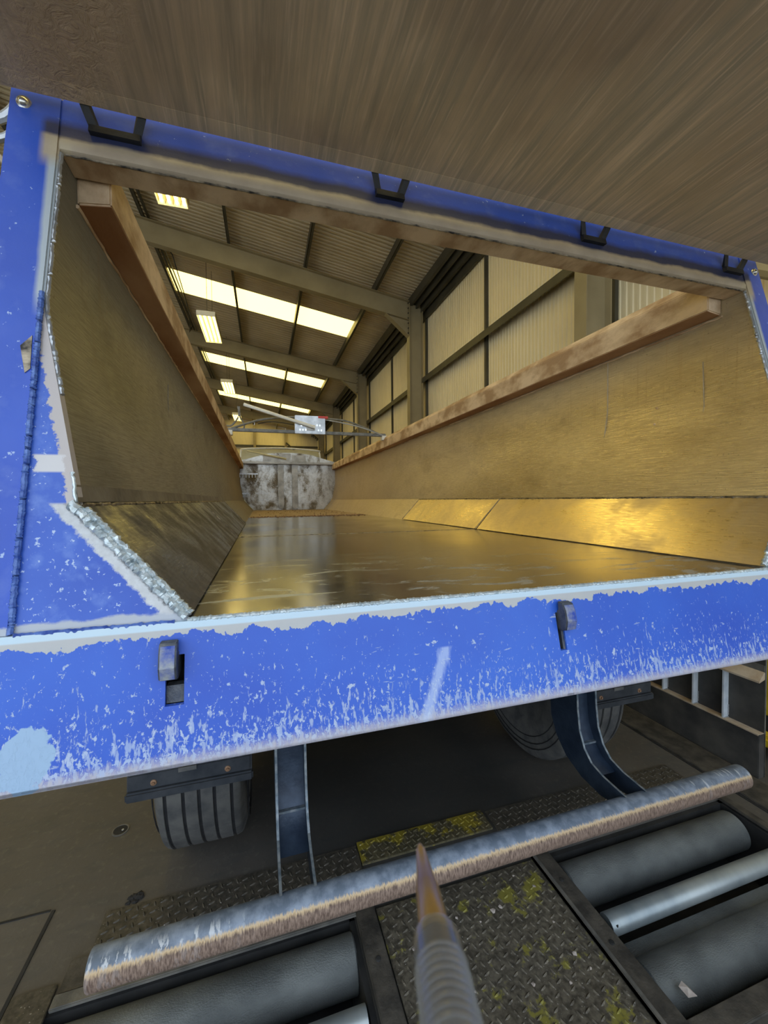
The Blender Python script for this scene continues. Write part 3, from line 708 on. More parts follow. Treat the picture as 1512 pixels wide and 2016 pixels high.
for s in (0, 1):
    mm = (lambda x: x) if s == 0 else mir
    sd = -1 if s == 0 else 1
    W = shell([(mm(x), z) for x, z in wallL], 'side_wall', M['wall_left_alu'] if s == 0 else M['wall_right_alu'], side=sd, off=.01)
    for p in W.data.polygons: p.use_smooth = True
    W.data.set_sharp_from_angle(angle=math.radians(25))
    shell([(mm(-.358), .0), (mm(-.145), -.242)], 'chine', M['wall_left_alu'] if s == 0 else M['wall_right_alu'], side=sd, off=.02, parent=T)
    # bolted-in liner plates over the chine, with the upstand on the wall
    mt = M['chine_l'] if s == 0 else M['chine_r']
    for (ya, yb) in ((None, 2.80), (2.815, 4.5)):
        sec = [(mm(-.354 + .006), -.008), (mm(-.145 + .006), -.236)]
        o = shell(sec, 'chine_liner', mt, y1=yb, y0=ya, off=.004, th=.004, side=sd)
    shell([(mm(-.3605), .036), (mm(-.3535), .0)], 'liner_upstand', M['upstand'] if s == 0 else M['wall_right_alu'], y1=4.5, off=.004, th=.004, side=sd)
    weld([(mm(-.350), fy(0) + .01, Z(-.006)), (mm(-.350), 4.5, Z(-.006))], .0045, 'weld_bead', M['weld_dark'], T, .007, .4)
    for yb in (2.808, 4.505):
        weld([(mm(-.348), yb, Z(-.008)), (mm(-.140), yb + .02, Z(-.236))], .004, 'weld_bead', M['weld_dark'], T, .012)
    # coaming rail: box with a small chamfer, dust caked
    pr = [(-.439, .775), (-.361, .785), (-.361, .905), (-.385, .945), (-.439, .965)]
    ra = MB().prism([(mm(x), 1.267, Z(z)) for x, z in pr], [(mm(x), YE, Z(z)) for x, z in pr]).build('coaming_rail', M['rail'], T, bevel=.004)
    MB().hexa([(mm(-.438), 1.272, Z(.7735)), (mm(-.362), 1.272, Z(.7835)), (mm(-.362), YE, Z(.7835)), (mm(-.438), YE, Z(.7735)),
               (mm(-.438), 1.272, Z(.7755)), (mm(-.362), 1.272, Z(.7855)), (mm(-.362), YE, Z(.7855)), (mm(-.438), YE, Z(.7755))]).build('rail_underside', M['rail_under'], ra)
    weld([(mm(-.4385), 1.26, Z(.765)), (mm(-.4385), YE, Z(.765))], .005, 'weld_bead', M['rail'], ra, .03, .5)
# right wall: two vertical seam welds and bolt heads
weld([(1.9055, 1.86, Z(.76)), (1.9065, 1.86, Z(.48)), (1.892, 1.87, Z(.32))], .003, 'seam_weld', M['seam'], T, .012)
weld([(1.9065, 1.34, Z(.60)), (1.904, 1.33, Z(.40)), (1.88, 1.33, Z(.22))], .0022, 'seam_weld', M['seam'], T, .012)
for z in (.44, .36):
    MB().lathe((1.902 if z > .4 else 1.889, 1.555, Z(z)), 'x', [(0, .006), (-.004, .005), (-.005, .001)], 10).build('bolt_head', M['rail'], T)
weld([(-.4385, 2.35, Z(.60)), (-.44, 2.33, Z(.35)), (-.42, 2.32, Z(.28))], .0025, 'seam_weld', M['upstand'], T, .012)
# floor of the body
FL = MB().box((-.146, fy(-.242) + .02, Z(-.275)), (mir(-.146), YE, Z(-.246))).build('body_floor', M['dust_floor'], T)
b = MB().hexa([(-.147, fy(-.242) + .0, Z(-.246)), (mir(-.147), fy(-.242) + .0, Z(-.246)), (mir(-.147), 2.83, Z(-.246)), (-.147, 2.83, Z(-.246)),
               (-.147, fy(-.242) + .0, Z(-.241)), (mir(-.147), fy(-.242) + .0, Z(-.241)), (mir(-.147), 2.83, Z(-.241)), (-.147, 2.83, Z(-.241))])
b.build('floor_liner', M['liner'], T)
MB().box((-.147, 2.84, Z(-.246)), (mir(-.147), 6.0, Z(-.2415))).build('floor_liner', M['liner'], T)
weld([(-.14, 2.835, Z(-.242)), (mir(-.14), 2.835, Z(-.242))], .0035, 'weld_bead', M['weld_dark'], T, .014)
weld([(-.146, .94, Z(-.2405)), (-.146, 4.6, Z(-.2405))], .002, 'weld_bead', M['galv'], T, .02)

# headboard
HB = MB(); Y = 10.6
sec = [(-.44, .95), (-.44, .40), (-.40, .2), (-.37, .06), (-.30, -.06), (-.13, -.246), (mir(-.13), -.246), (mir(-.30), -.06), (mir(-.37), .06), (mir(-.40), .2), (mir(-.44), .40), (mir(-.44), .95)]
hb = HB.prism([(x, Y, Z(z)) for x, z in sec], [(x, Y + .05, Z(z)) for x, z in sec]).build('headboard', M['headboard'], T)
for x0, x1 in ((.455, .60), (.80, .95)):
    q = [(x0, .93), (x0, -.17), (x0 + .03, -.225), (x1 - .03, -.225), (x1, -.17), (x1, .93)]
    MB().prism([(x, Y - .045, Z(z)) for x, z in q], [(x, Y, Z(z)) for x, z in q]).build('rib', M['head_rib'], hb, bevel=.012)
MB().box((-.46, Y - .13, Z(.90)), (mir(-.46), Y, Z(.955))).build('top_beam', M['head_rib'], hb, bevel=.01)
MB().prism([(-.50, Y - .06, Z(.955)), (mir(-.50), Y - .06, Z(.955)), (1.25, Y - .06, Z(1.15)), (.95, Y - .06, Z(1.185)), (.5, Y - .06, Z(1.185)), (.2, Y - .06, Z(1.15))],
           [(-.50, Y, Z(.955)), (mir(-.50), Y, Z(.955)), (1.25, Y, Z(1.15)), (.95, Y, Z(1.185)), (.5, Y, Z(1.185)), (.2, Y, Z(1.15))]).build('cap_plate', M['headboard'], hb)
for (x0, x1, z0, z1) in ((.10, .50, .965, 1.12), (.52, .78, .965, 1.17), (.80, 1.15, .965, 1.13)):
    MB().box((x0, Y - .066, Z(z0)), (x1, Y - .06, Z(z1))).build('patch_plate', M['head_rib'], hb)
for (x0, x1, z0, z1) in ((-.2, .05, .35, .68), (.05, .42, .38, .72), (-.02, .42, .0, .36), (.62, .79, .05, .40), (.98, 1.3, .36, .72), (1.0, 1.5, .02, .34), (1.32, 1.62, .35, .75)):
    MB().box((x0, Y - .004, Z(z0)), (x1, Y, Z(z1))).build('patch_plate', M['headboard'], hb, bevel=.0015)
for i, (z, wd) in enumerate([(.62, .42), (.15, .20)]):
    st = MB(); st.box((-.44, Y - .30, Z(z)), (-.44 + wd, Y - .12, Z(z + .035)))
    for k in range(6): st.box((-.44 + wd * k / 6, Y - .30, Z(z - .07)), (-.44 + wd * k / 6 + .015, Y - .12, Z(z)))
    st.build('step', M['galv'], T)

# tailgate, raised overhead on its top hinges
G = MB().box((-.565, -.10, Z(.958)), (2.03, 1.165, Z(1.0))).build('tailgate', M['gate'], T, bevel=.004)
lip = MB(); lip.hexa([(-.565, 1.13, Z(.9576)), (2.03, 1.13, Z(.9576)), (2.03, 1.170, Z(.953)), (-.565, 1.170, Z(.953)), (-.565, 1.13, Z(.959)), (2.03, 1.13, Z(.959)), (2.03, 1.170, Z(.975)), (-.565, 1.170, Z(.975))])
lip.build('gate_lip', M['gate'], G)
for (xa, xb) in ((-.385, -.262), (.34, .44), (1.09, 1.20), (1.79, 1.90)):
    hg = MB()
    for x, k in ((xa, 1), (xb, -1)):
        w_ = .0095
        hg.hexa([(x - w_, 1.172, Z(.952)), (x + w_, 1.172, Z(.952)), (x + w_ + k * .016, fy(.908) - .004, Z(.908)), (x - w_ + k * .016, fy(.908) - .004, Z(.908)),
                 (x - w_, 1.172, Z(.972)), (x + w_, 1.172, Z(.972)), (x + w_ + k * .016, fy(.918) + .004, Z(.922)), (x - w_ + k * .016, fy(.918) + .004, Z(.922))])
    hg.hexa([FP(xa + .006, .897, -.012), FP(xb - .006, .897, -.012), FP(xb - .006, .897, .004), FP(xa + .006, .897, .004), FP(xa + .006, .916, -.012), FP(xb - .006, .916, -.012), FP(xb - .006, .916, .004), FP(xa + .006, .916, .004)])
    hg.build('hinge_bracket', M['black'], T)

# tarp cross bar with its motor box
TB = []
yb = 6.0
MB().box((-.40, yb - .025, Z(.955)), (1.87, yb + .025, Z(1.0))).build('tarp_cross_bar', M['greyhose'], T, bevel=.006)
for x in (-.385, mir(-.385)): MB().box((x - .05, yb - .05, Z(.90)), (x + .05, yb + .05, Z(.965))).build('bar_foot', M['whitetube'], T, bevel=.004)
bx = MB().box((.50, yb - .10, Z(.945)), (.93, yb - .03, Z(1.20))).build('motor_box', M['galv'], T, bevel=.006)
for x0, z0 in ((.56, .98), (.60, .98), (.64, .98), (.82, .98), (.86, .98), (.58, 1.04), (.80, 1.05), (.84, 1.05)):
    MB().box((x0, yb - .112, Z(z0)), (x0 + .022, yb - .10, Z(z0 + .03))).build('bolt', M['chrome'], bx)
MB().box((.66, yb - .112, Z(.99)), (.78, yb - .10, Z(1.07))).build('clamp_plate', M['head_rib'], bx, bevel=.004)
MB().box((.83, yb - .104, Z(1.17)), (.97, yb - .05, Z(1.203))).build('warning_tape', M['red'], bx)
def arc(pts, r, name, mat, parent=T, n=8):
    P = [Vector(p) for p in pts]; out = []
    for i in range(len(P) - 1):
        p0, p1, p2, p3 = P[max(i - 1, 0)], P[i], P[i + 1], P[min(i + 2, len(P) - 1)]
        for k in range(6):
            t = k / 6; out.append(.5 * ((2 * p1) + (-p0 + p2) * t + (2 * p0 - 5 * p1 + 4 * p2 - p3) * t * t + (-p0 + 3 * p1 - 3 * p2 + p3) * t ** 3))
    out.append(P[-1]); return MB().tube(out, r, n).build(name, mat, parent, smooth=True)
arc([(-.38, yb, Z(.98)), (0, yb, Z(1.12)), (.35, yb, Z(1.18)), (.55, yb, Z(1.19))], .016, 'tarp_bow', M['greyhose'])
arc([(.90, yb, Z(1.19)), (1.25, yb, Z(1.17)), (1.6, yb, Z(1.06)), (1.85, yb, Z(.96))], .014, 'tarp_bow', M['greyhose'])
arc([(.90, yb - .04, Z(1.17)), (1.2, yb - .04, Z(1.13)), (1.5, yb - .04, Z(1.07)), (1.82, yb - .03, Z(.97))], .009, 'tarp_bow', M['galv'])
arc([(-.18, yb - .1, Z(1.31)), (.78, yb - .13, Z(1.03))], .024, 'tarp_arm', M['whitetube'])
arc([(-.26, yb, Z(1.30)), (-.25, yb, Z(1.17)), (-.34, yb, Z(1.04)), (-.42, yb, Z(1.03))], .012, 'hose', M['greyhose'])
arc([(-.24, yb, Z(1.30)), (-.23, yb, Z(1.15)), (-.18, yb, Z(1.06)), (-.19, yb, Z(.98))], .010, 'hose', M['greyhose'])
arc([(.0, yb + .05, Z(1.08)), (.2, yb + .05, Z(1.12)), (.5, yb + .05, Z(1.09))], .006, 'hose', M['black'])
arc([(-.26, Y - .15, Z(1.20)), (.66, Y - .15, Z(1.03))], .018, 'front_arm', M['cream'])
arc([(-.555, 1.30, Z(1.05)), (-.62, 1.31, Z(.98)), (-.74, 1.32, Z(1.0)), (-.85, 1.34, Z(1.16))], .012, 'air_hose', M['galv'])
arc([(-.555, 1.30, Z(1.0)), (-.62, 1.31, Z(.93)), (-.78, 1.32, Z(.94)), (-.9, 1.34, Z(1.05))], .010, 'air_hose', M['galv'])
arc([(-.556, 1.29, Z(.80)), (-.60, 1.29, Z(.86)), (-.75, 1.3, Z(1.02))], .007, 'air_hose', M['sand'])
MB().box((-.62, 1.29, Z(.30)), (-.552, 1.34, Z(.42))).build('side_lock', M['black'], T, bevel=.01)

# chassis
for x in (.30, 1.17):
    c = MB(); c.box((x - .07, 1.65, Z(-.52)), (x + .07, 9.5, Z(-.50))); c.box((x - .07, 1.65, Z(-.80)), (x + .07, 9.5, Z(-.78))); c.box((x - .01, 1.65, Z(-.80)), (x + .01, 9.5, Z(-.50)))
    c.build('chassis_beam', M['black'], T)
for y in (1.72, 3.0, 5.0, 7.0): MB().box((.30, y, Z(-.62)), (1.17, y + .08, Z(-.5))).build('cross_member', M['black'], T)
# bumper hangers: two cheek plates and a web, J-shaped
front = [(1.40, -.50), (1.392, -.80), (1.386, -.90), (1.374, -.985), (1.348, -1.045), (1.31, -1.083), (1.25, -1.100), (1.19, -1.105), (1.145, -1.108)]
back = [(1.56, -.50), (1.555, -.80), (1.552, -.92), (1.545, -1.0), (1.51, -1.075), (1.45, -1.135), (1.36, -1.172), (1.26, -1.182), (1.178, -1.166)]
def hanger(xa, xb):
    H = None
    for x0 in (xa, xb - .007):
        b = MB(); n = len(front)
        vs = [(x0, y, Z(z)) for y, z in front] + [(x0, y, Z(z)) for y, z in back] + [(x0 + .007, y, Z(z)) for y, z in front] + [(x0 + .007, y, Z(z)) for y, z in back]
        fs = []
        for i in range(n - 1):
            fs += [(i, i + 1, n + i + 1, n + i), (2 * n + i, 3 * n + i, 3 * n + i + 1, 2 * n + i + 1), (i, 2 * n + i, 2 * n + i + 1, i + 1), (n + i, n + i + 1, 3 * n + i + 1, 3 * n + i)]
        fs += [(0, n, 3 * n, 2 * n), (n - 1, 3 * n - 1, 4 * n - 1, 2 * n - 1)]
        b.add(vs, fs); c = b.build('hanger_cheek', M['hanger'], T)
        e = MB(); pts = [(y - .0015, z) for y, z in front]
        lo_ = [(x0 - .0005, y, Z(z)) for y, z in pts]; hi_ = [(x0 + .0075, y, Z(z)) for y, z in pts]
        lo2 = [(x0 - .0005, y + .003, Z(z)) for y, z in pts]; hi2 = [(x0 + .0075, y + .003, Z(z)) for y, z in pts]
        vs = lo_ + hi_ + lo2 + hi2; fs = []
        for i in range(n - 1):
            fs += [(i, n + i, n + i + 1, i + 1), (i, i + 1, 2 * n + i + 1, 2 * n + i), (n + i, 3 * n + i, 3 * n + i + 1, n + i + 1)]
        e.add(vs, fs); e.build('cheek_edge', M['hanger_edge'], c, label='pale worn front edge')
    b = MB(); k = [0, 1, 2, 3, 4, 5, 6]
    mid = [tuple(Vector(front[i]) * .72 + Vector(back[i]) * .28) for i in k]
    n = len(mid)
    vs = [(xa + .006, y, Z(z)) for y, z in mid] + [(xb - .006, y, Z(z)) for y, z in mid] + [(xa + .006, y + .006, Z(z) - .004) for y, z in mid] + [(xb - .006, y + .006, Z(z) - .004) for y, z in mid]
    fs = []
    for i in range(n - 1): fs += [(i, n + i, n + i + 1, i + 1), (2 * n + i, 2 * n + i + 1, 3 * n + i + 1, 3 * n + i)]
    fs += [(0, 2 * n, 3 * n, n), (n - 1, 2 * n - 1, 4 * n - 1, 3 * n - 1)]
    W = b.add(vs, fs).build('hanger_web', M['hanger'], T, smooth=True)
    ysp, zsp = mid[4]
    MB().box((xa + .007, ysp - .012, Z(zsp) - .004), (xb - .007, ysp + .002, Z(zsp) + .004)).build('stiffener', M['hanger_edge'], W)
hanger(.034, .138); hanger(1.272, 1.376)
bt = MB().lathe((0, 1.14, Z(-1.153)), 'x', [(-.418, .034), (-.420, .040), (-.416, .043), (1.875, .043), (1.879, .040), (1.880, .034)], 40).build('bumper_tube', M['bar'], T, smooth=True)

# wheels and mudguards
def wheel(xa, xb, y, inner):
    sgn = 1
    zc = -1.6 + .53; w_ = xb - xa
    g = [.16, .34, .5, .66, .84]                 # tread grooves
    pr = [(0.02, .30), (0.0, .33), (.0, .42), (.008, .48), (.022, .515), (.03, .524)]
    for q in g: pr += [(w_ * q - .0065, .53), (w_ * q - .004, .515), (w_ * q + .004, .515), (w_ * q + .0065, .53)]
    pr += [(w_ - .03, .524), (w_ - .022, .515), (w_ - .008, .48), (w_, .42), (w_, .33), (w_ - .02, .30)]
    t = MB().lathe((xa, y, Z(zc)), 'x', pr, 72).build('tyre', M['rubber'], T, smooth=True)
    for q in g:
        wob = [( .0072 if k % 2 else .0045) for k in range(2)]
        MB().lathe((xa, y, Z(zc)), 'x', [(w_ * q - .0062, .5225), (w_ * q - .0062, .524), (w_ * q + .0062, .524), (w_ * q + .0062, .5225)], 72).build('tread_groove', M['rubber_dark'], t)
    # sidewall rings
    for rr in (.40, .44, .47):
        for xx in (xa - .0015, xb + .0015):
            rg = MB(); n = 48
            rg.tube([(xx, y + rr * math.cos(a), Z(zc) + rr * math.sin(a)) for a in [2 * math.pi * k / n for k in range(n + 1)]], .003, 5, False)
            rg.build('sidewall_ring', M['rubber_dark'], t)
    r = MB().lathe((xa, y, Z(zc)), 'x', [(.05, .02), (.06, .22), (.03, .28), (.02, .305), (.05, .30), (w_ - .05, .30), (w_ - .02, .305), (w_ - .03, .28), (w_ - .08, .20), (w_ - .10, .02)], 48).build('rim', M['pit_edge'], T, smooth=True)
    return t
for y in (2.21, 3.52, 4.83):
    wheel(-.42, -.07, y, 1); wheel(mir(-.07), mir(-.42), y, -1)
    MB().lathe((0, y, Z(-1.07)), 'x', [(-.1, .07), (1.56, .07)], 24).build('axle', M['black'], T, smooth=True)
    for x in (.08, 1.30):
        dr = MB().lathe((x, y, Z(-1.07)), 'x', [(-.02, .10), (0, .20), (.12, .205), (.13, .10)], 32).build('brake_drum', M['black'], T, smooth=True)
        MB().lathe((x + .06, y - .30, Z(-.86)), 'y', [(-.10, .02), (-.09, .08), (.04, .085), (.09, .03)], 20).build('brake_chamber', M['black'], T, smooth=True)
for (xa, xb) in ((-.46, -.045), (mir(-.045), mir(-.46))):
    for y in (2.21,):
        rr = .615; pr = []
        angs = [math.radians(a) for a in range(3, 178, 7)]
        lo_ = []; vs = []; n = len(angs)
        for x in (xa, xb):
            for r_ in (rr, rr + .008): vs += [(x, y - r_ * math.cos(a), Z(-1.07) + r_ * math.sin(a)) for a in angs]
        b = MB(); fs = []
        for i in range(n - 1):
            fs += [(i, i + 1, 2 * n + i + 1, 2 * n + i), (n + i, 3 * n + i, 3 * n + i + 1, n + i + 1), (i, n + i, n + i + 1, i + 1), (2 * n + i, 2 * n + i + 1, 3 * n + i + 1, 3 * n + i)]
        fs += [(0, 2 * n, 3 * n, n), (n - 1, 2 * n - 1, 4 * n - 1, 3 * n - 1)]
        gd = b.add(vs, fs).build('mudguard', M['guard'], T)
        y0 = y - rr; z0 = Z(-1.07) + .03
        MB().box((xa - .004, y0 - .022, z0 - .006), (xb + .004, y0 + .004, z0 + .028)).build('guard_lip', M['guard'], gd, bevel=.006)
        MB().box((xa + .004, y0 - .010, z0 + .028), (xb - .004, y0 + .004, z0 + .085)).build('guard_plate', M['guard'], gd, bevel=.004)
        for x in (xa + .085, xb - .085):
            MB().lathe((x, y0 - .010, z0 + .048), 'y', [(0, .011), (-.003, .010), (-.004, .006), (-.009, .005)], 12).build('guard_bolt', M['rust'], gd)
        MB().box((xb - .25, y0 - .014, z0 + .07), (xb - .19, y0 - .009, z0 + .085)).build('guard_slot', M['rubber'], gd)

# rubble and dust line in the body
rb = MB()
def rock(b, c, r, seed=None):
    vs = []; fs = [(0, 1, 2), (0, 2, 3), (0, 3, 4), (0, 4, 5), (0, 5, 1), (6, 2, 1), (6, 3, 2), (6, 4, 3), (6, 5, 4), (6, 1, 5)]
    vs.append((c[0] + r * R.uniform(-.5, .5), c[1] + r * R.uniform(-.5, .5), c[2] + r * R.uniform(.5, .8)))
    for k in range(5):
        a = 2 * math.pi * k / 5 + R.uniform(-.3, .3); q = r * R.uniform(.7, 1.3); vs.append((c[0] + q * math.cos(a), c[1] + q * math.sin(a), c[2] + r * R.uniform(.1, .5)))
    vs.append((c[0], c[1], c[2] - r * .05)); b.add(vs, fs)
for k in range(420):
    x = R.uniform(-.12, 1.55); rock(rb, (x, 6.1 + R.gauss(.12 * (x - .7), .10), Z(-.244)), R.uniform(.006, .022))
for k in range(200): rock(rb, (R.uniform(-.1, 1.5), R.uniform(6.2, 10.3), Z(-.244)), R.uniform(.004, .014))
tag(rb.build('rubble', M['rubble']), 'loose pinkish rubble lying across the body floor before the headboard', 'rubble', kind='stuff')

# ================================================================== TRUCK CAB beyond the headboard
cb = thing('truck_cab', 'cream truck cab roof showing above the silver headboard', 'truck', (.6, 12.2, 0))
q = [(-.46, -1.2), (-.46, 1.22), (-.42, 1.33), (-.30, 1.38), (1.50, 1.38), (1.62, 1.33), (1.66, 1.22), (1.66, -1.2)]
MB().prism([(x, 11.5, Z(z)) for x, z in q], [(x, 13.0, Z(z)) for x, z in q]).build('cab_body', M['cream'], cb, bevel=.02)
arc([(-.44, 11.25, Z(1.12)), (-.43, 11.25, Z(1.28)), (-.34, 11.25, Z(1.345)), (.6, 11.25, Z(1.39)), (1.52, 11.25, Z(1.345)), (1.60, 11.25, Z(1.28)), (1.62, 11.25, Z(1.10))], .022, 'roof_hoop', M['whitetube'], cb)
MB().box((-.3, 11.44, Z(.2)), (1.5, 11.5, Z(.9))).build('rear_window', M['glass'], cb, bevel=.02)
for x in (-.3, 1.3): MB().lathe((x, 12.4, .5), 'x', [(0, .3), (0, .48), (.03, .5), (.27, .5), (.3, .48), (.3, .3)], 32).build('cab_wheel', M['rubber'], cb, smooth=True)

# ================================================================== ROLLER BRAKE TESTER
def lugs(x0, x1, y0, y1, z, pitch=.029, L=.0135, W=.0042, H=.0034):
    b = MB(); nx = int((x1 - x0) / pitch); ny = int((y1 - y0) / pitch)
    for i in range(nx):
        for j in range(ny):
            cx_ = x0 + (i + .5) * (x1 - x0) / nx; cy_ = y0 + (j + .5) * (y1 - y0) / ny
            a = math.radians(20 if (i + j) % 2 else 110); c_, s_ = math.cos(a), math.sin(a)
            P = lambda u, v, h: (cx_ + u * c_ - v * s_, cy_ + u * s_ + v * c_, z + h)
            b.add([P(-L, 0, 0), P(-L * .4, -W, 0), P(L * .4, -W, 0), P(L, 0, 0), P(L * .4, W, 0), P(-L * .4, W, 0),
                   P(-L * .6, 0, H), P(L * .6, 0, H)], [(0, 1, 6), (1, 2, 7, 6), (2, 3, 7), (3, 4, 7), (4, 5, 6, 7), (5, 0, 6)])
    return b
def tread_plate(label, x0, x1, y0, y1, z0, z1, mat, pitch=.030, grp='tread plates of the brake tester'):
    t = thing('tread_plate', label, 'metal plate', ((x0 + x1) / 2, (y0 + y1) / 2, z0), grp)
    MB().box((x0, y0, z0), (x1, y1, z1)).build('plate', mat, t, bevel=.001)
    lugs(x0 + .006, x1 - .006, y0 + .006, y1 - .006, z1, pitch).build('raised_lugs', mat, t, kind='stuff')
    return t
tread_plate('large worn tread plate between the two roller pits, under the pen', .405, 1.120, .30, 1.482, 0, .006, M['tread'])
tread_plate('yellow painted tread plate just behind the bumper tube', .402, 1.05, 1.683, 1.800, 0, .010, M['tread_yellow'], .026)
tread_plate('narrow dark tread strip left of the yellow plate', -.60, .398, 1.645, 1.79, 0, .005, M['tread_dark'])
tread_plate('narrow dark tread strip right of the yellow plate, below the right hanger', 1.068, 2.28, 1.645, 1.79, 0, .005, M['tread_dark'])
def bed(x0, x1, ra, rb_, lab, cat='brake tester'):
    t = thing('roller_bed', lab, cat, ((x0 + x1) / 2, 1.18, -.30), 'roller beds of the brake tester')
    tr = MB(); tr.box((x0 + .002, PY[0] + .002, -.30), (x1 - .002, PY[1] - .002, -.285))
    tr.build('tray', M['pit'], t)
    for (a, b_) in (((x0, PY[0], -.29), (x0 + .02, PY[1], -.01)), ((x1 - .02, PY[0], -.29), (x1, PY[1], -.01)), ((x0, PY[0], -.29), (x1, PY[0] + .02, -.01)), ((x0, PY[1] - .02, -.29), (x1, PY[1], -.01))):
        MB().box(a, b_).build('tray_side', M['pit'], t)
    for y, r, z in ((1.400, .082, -.080), (1.012, .082, -.086)):
        pr = [(0, .02), (0, r - .006), (.006, r), (rb_ - ra - .006, r), (rb_ - ra, r - .006), (rb_ - ra, .02)]
        ro = MB().lathe((ra, y, z), 'x', pr, 56).build('roller', M['roller'], t, smooth=True)
        MB().lathe((ra - .03, y, z), 'x', [(0, .02), (rb_ - ra + .06, .02)], 16).build('spindle', M['pit_rail'], ro, smooth=True)
    ro = MB().lathe((ra + .01, 1.19, -.030), 'x', [(0, .02), (0, .035), (.003, .037), (rb_ - ra - .02, .037), (rb_ - ra - .02, .02)], 36).build('sensing_roller', M['roller_small'], t, smooth=True, label='thin shiny roller')
    for xx in (ra + .03, rb_ - .04):
        MB().lathe((xx, 1.162, -.012), 'z', [(.0, .005), (.006, .005)], 12).build('pin_hole', M['hole'], ro)
    MB().box((x0 + .03, 1.098, -.09), (x1 - .03, 1.15, -.075)).build('cross_cover', M['roller'], t)
    return t
bed(PL[0], PL[1], -.74, .302, 'left bed of grey brake rollers in the floor under the bumper tube end')
bed(PR[0], PR[1], 1.225, 2.25, 'right bed of grey brake rollers in the floor, fully in view')
kr = thing('pit_frame', 'grimy steel angle frame around the roller pits', 'steel frame', (.7, 1.5, 0))
MB().box((.325, .3, 0), (.398, 1.50, .020)).build('side_rail', M['pit_rail'], kr, bevel=.003)
MB().box((1.124, .3, 0), (1.205, 1.50, .022)).build('side_rail', M['pit_rail'], kr, bevel=.003)
MB().box((1.124, .3, .001), (1.134, 1.5, .028)).build('rail_edge', M['pit_edge'], kr)
MB().box((-.66, 1.478, 0), (.40, 1.522, .014)).build('kerb_angle', M['pit_edge'], kr, bevel=.003)
MB().box((1.124, 1.505, 0), (2.30, 1.560, .014)).build('kerb_angle', M['pit_edge'], kr, bevel=.003)
MB().box((2.285, .3, 0), (2.33, 1.56, .014)).build('side_rail', M['pit_rail'], kr, bevel=.003)
MB().box((-.66, PY[0] - .05, 0), (.325, PY[0] + .01, .012)).build('kerb_angle', M['pit_rail'], kr, bevel=.002)
MB().box((1.205, PY[0] - .05, 0), (2.30, PY[0] + .01, .012)).build('kerb_angle', M['pit_rail'], kr, bevel=.002)
for (x, y) in ((.362, 1.30), (.362, 1.05), (1.165, 1.35), (1.165, 1.1)):
    MB().lathe((x, y, .020), 'z', [(0, .009), (.0045, .009), (.0055, .006)], 12).build('frame_bolt', M['pit'], kr)

def stone(x, y, z, r, lab, grp=None):
    b = MB(); rock(b, (x, y, z), r); return tag(b.build('stone', M['stone']), lab, 'stone', grp)
stone(1.30, .93, -.008, .022, 'pinkish stone resting on the nearest right brake roller')
stone(.835, 1.335, .006, .011, 'largest pale stone on the big tread plate, right of the pen tip')
for k in range(16):
    stone(R.uniform(.44, 1.09), R.uniform(.98, 1.44), .006, R.uniform(.004, .008), 'tiny pale stone chip lying on the big tread plate', 'stone chips on the tread plate')
# dark clump by the left strip
b = MB()
for k in range(12): rock(b, (-.50 + R.uniform(-.03, .03), 1.82 + R.uniform(-.02, .02), 0), R.uniform(.008, .016))
tag(b.build('dirt_clump', M['rubber_dark']), 'dark crumbly dirt clump on the floor left of the tread strip', 'dirt', kind='stuff')
# floor cap
fc = thing('ground_stud', 'small round metal stud set in the concrete left of the tyre', 'stud', (-.675, 2.227, 0))
MB().lathe((-.675, 2.227, 0), 'z', [(0, .036), (.004, .036), (.004, .031), (.002, .030)], 28).build('ring', M['pit_edge'], fc, smooth=True)
MB().lathe((-.675, 2.227, 0), 'z', [(0, .030), (.003, .030)], 24).build('disc', M['pit'], fc)
MB().lathe((-.665, 2.225, .002), 'z', [(0, .006), (.003, .005)], 10).build('stud', M['galv'], fc)

# ================================================================== STEEL RAMP SECTION on the right
rk = thing('steel_ramp', 'dark steel ramp section with pale upright ribs standing right of the bumper tube', 'ramp', (2.7, 2.6, 0))
MB().box((2.665, 1.54, 0), (2.675, 3.9, .245)).build('lower_plate', M['rackdark'], rk)
MB().box((2.665, 1.54, .243), (2.712, 3.9, .253)).build('ledge', M['sand'], rk)
MB().box((2.712, 1.54, 0), (2.718, 3.9, .72)).build('back_plate', M['rackdark'], rk)
MB().box((2.667, 1.536, 0), (2.716, 1.540, .25)).build('end_plate', M['rackdark'], rk)
MB().box((2.711, 1.536, 0), (2.719, 1.540, .72)).build('end_edge', M['pit_edge'], rk)
MB().hexa([(2.665, 1.54, .545), (2.712, 1.54, .56), (2.712, 3.9, .56), (2.665, 3.9, .545), (2.665, 1.54, .555), (2.712, 1.54, .61), (2.712, 3.9, .61), (2.665, 3.9, .555)]).build('upper_flange', M['sand'], rk)
MB().box((2.706, 1.54, .60), (2.713, 3.9, .64)).build('upper_lip', M['pit_edge'], rk)
for y in (1.725, 1.905, 2.11, 2.32, 2.53, 2.74):
    rbx = MB().box((2.672, y, .253), (2.712, y + .010, .548)).build('rib_plate', M['rackrib'], rk)
    weld([(2.675, y - .002, .255), (2.71, y - .002, .256)], .004, 'weld_bead', M['galv'], rbx, .01)
    weld([(2.71, y - .002, .27), (2.71, y - .002, .33)], .004, 'weld_bead', M['galv'], rbx, .01)
MB().lathe((2.78, 1.52, .20), 'x', [(0, .022), (.02, .022), (.022, .012), (.07, .012), (.072, .018), (.10, .018)], 16).build('adjuster_bolt', M['chrome'], rk, smooth=True)
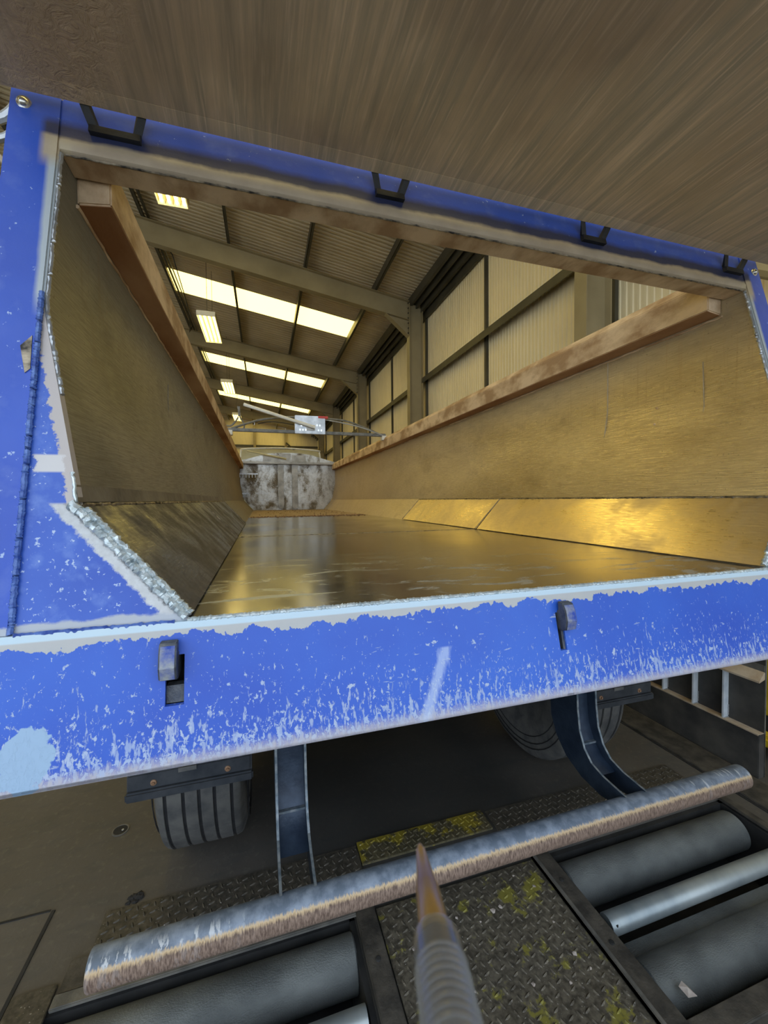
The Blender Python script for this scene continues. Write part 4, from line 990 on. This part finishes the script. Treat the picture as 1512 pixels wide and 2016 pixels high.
# yellow jack beside it
yj = thing('floor_jack', 'yellow painted floor jack at the right picture edge behind the ramp', 'jack', (3.15, 1.7, 0))
MB().box((2.90, 1.50, .07), (3.5, 1.95, .14)).build('jack_base', M['yellow'], yj, bevel=.02)
MB().box((2.90, 1.60, .27), (3.3, 1.68, .85)).build('jack_post', M['yellow'], yj, bevel=.015)
MB().box((2.98, 1.62, .13), (3.2, 1.70, .28)).build('jack_spring_box', M['pit'], yj, bevel=.01)
for x, y in ((2.93, 1.45), (3.4, 1.45), (2.93, 2.0), (3.4, 2.0)): MB().lathe((x, y, .055), 'x', [(0, .02), (0, .055), (.04, .055), (.04, .02)], 24).build('jack_wheel', M['red'], yj, smooth=True)
arc([(2.93, 1.59, .55), (2.88, 1.585, .48), (2.87, 1.585, .40), (2.94, 1.59, .33)], .006, 'jack_hose', M['black'], yj)

# ================================================================== PEN in the foreground
def camp(u, v, d):
    c = Vector(((u - 756) / 801.18 * d, (v - 1008) / 801.18 * d, d))
    return Vector((sum(MX[0][i] * c[i] for i in range(3)), sum(MX[1][i] * c[i] for i in range(3)), EYE + sum(MX[2][i] * c[i] for i in range(3))))
tip = camp(826, 1662, .108); bot = camp(888, 2016, .062)
ax = (bot - tip); Lb = ax.length; ax.normalize()
def pp(s): return tip + ax * s
col_s = Lb * .66
pen = thing('ballpoint_pen', 'out-of-focus clear ballpoint pen with a brass cone pointing up into the picture', 'pen', tuple(pp(.10)))
MB().tube([pp(0), pp(.001), pp(.0028), pp(.003), pp(col_s * .55), pp(col_s * .56), pp(col_s)], [.0003, .0006, .0007, .0012, .0024, .0026, .0031], 24).build('cone_tip', M['brass'], pen, smooth=True)
MB().tube([pp(col_s - .0004), pp(col_s), pp(col_s + .0012), pp(.14)], [.0032, .0042, .0045, .0050], 28).build('barrel', M['clear'], pen, smooth=True)
MB().tube([pp(col_s + .001), pp(.13)], [.0021, .0021], 12).build('refill', M['ink'], pen, smooth=True)
g = MB()
for k in range(9): s_ = col_s + .007 + k * .0016; g.tube([pp(s_), pp(s_ + .0007)], [.00475, .00475], 24)
g.build('grip_rings', M['clear'], pen, smooth=True)

for o in list(bpy.data.objects):
    if '_base' in o: del o['_base']
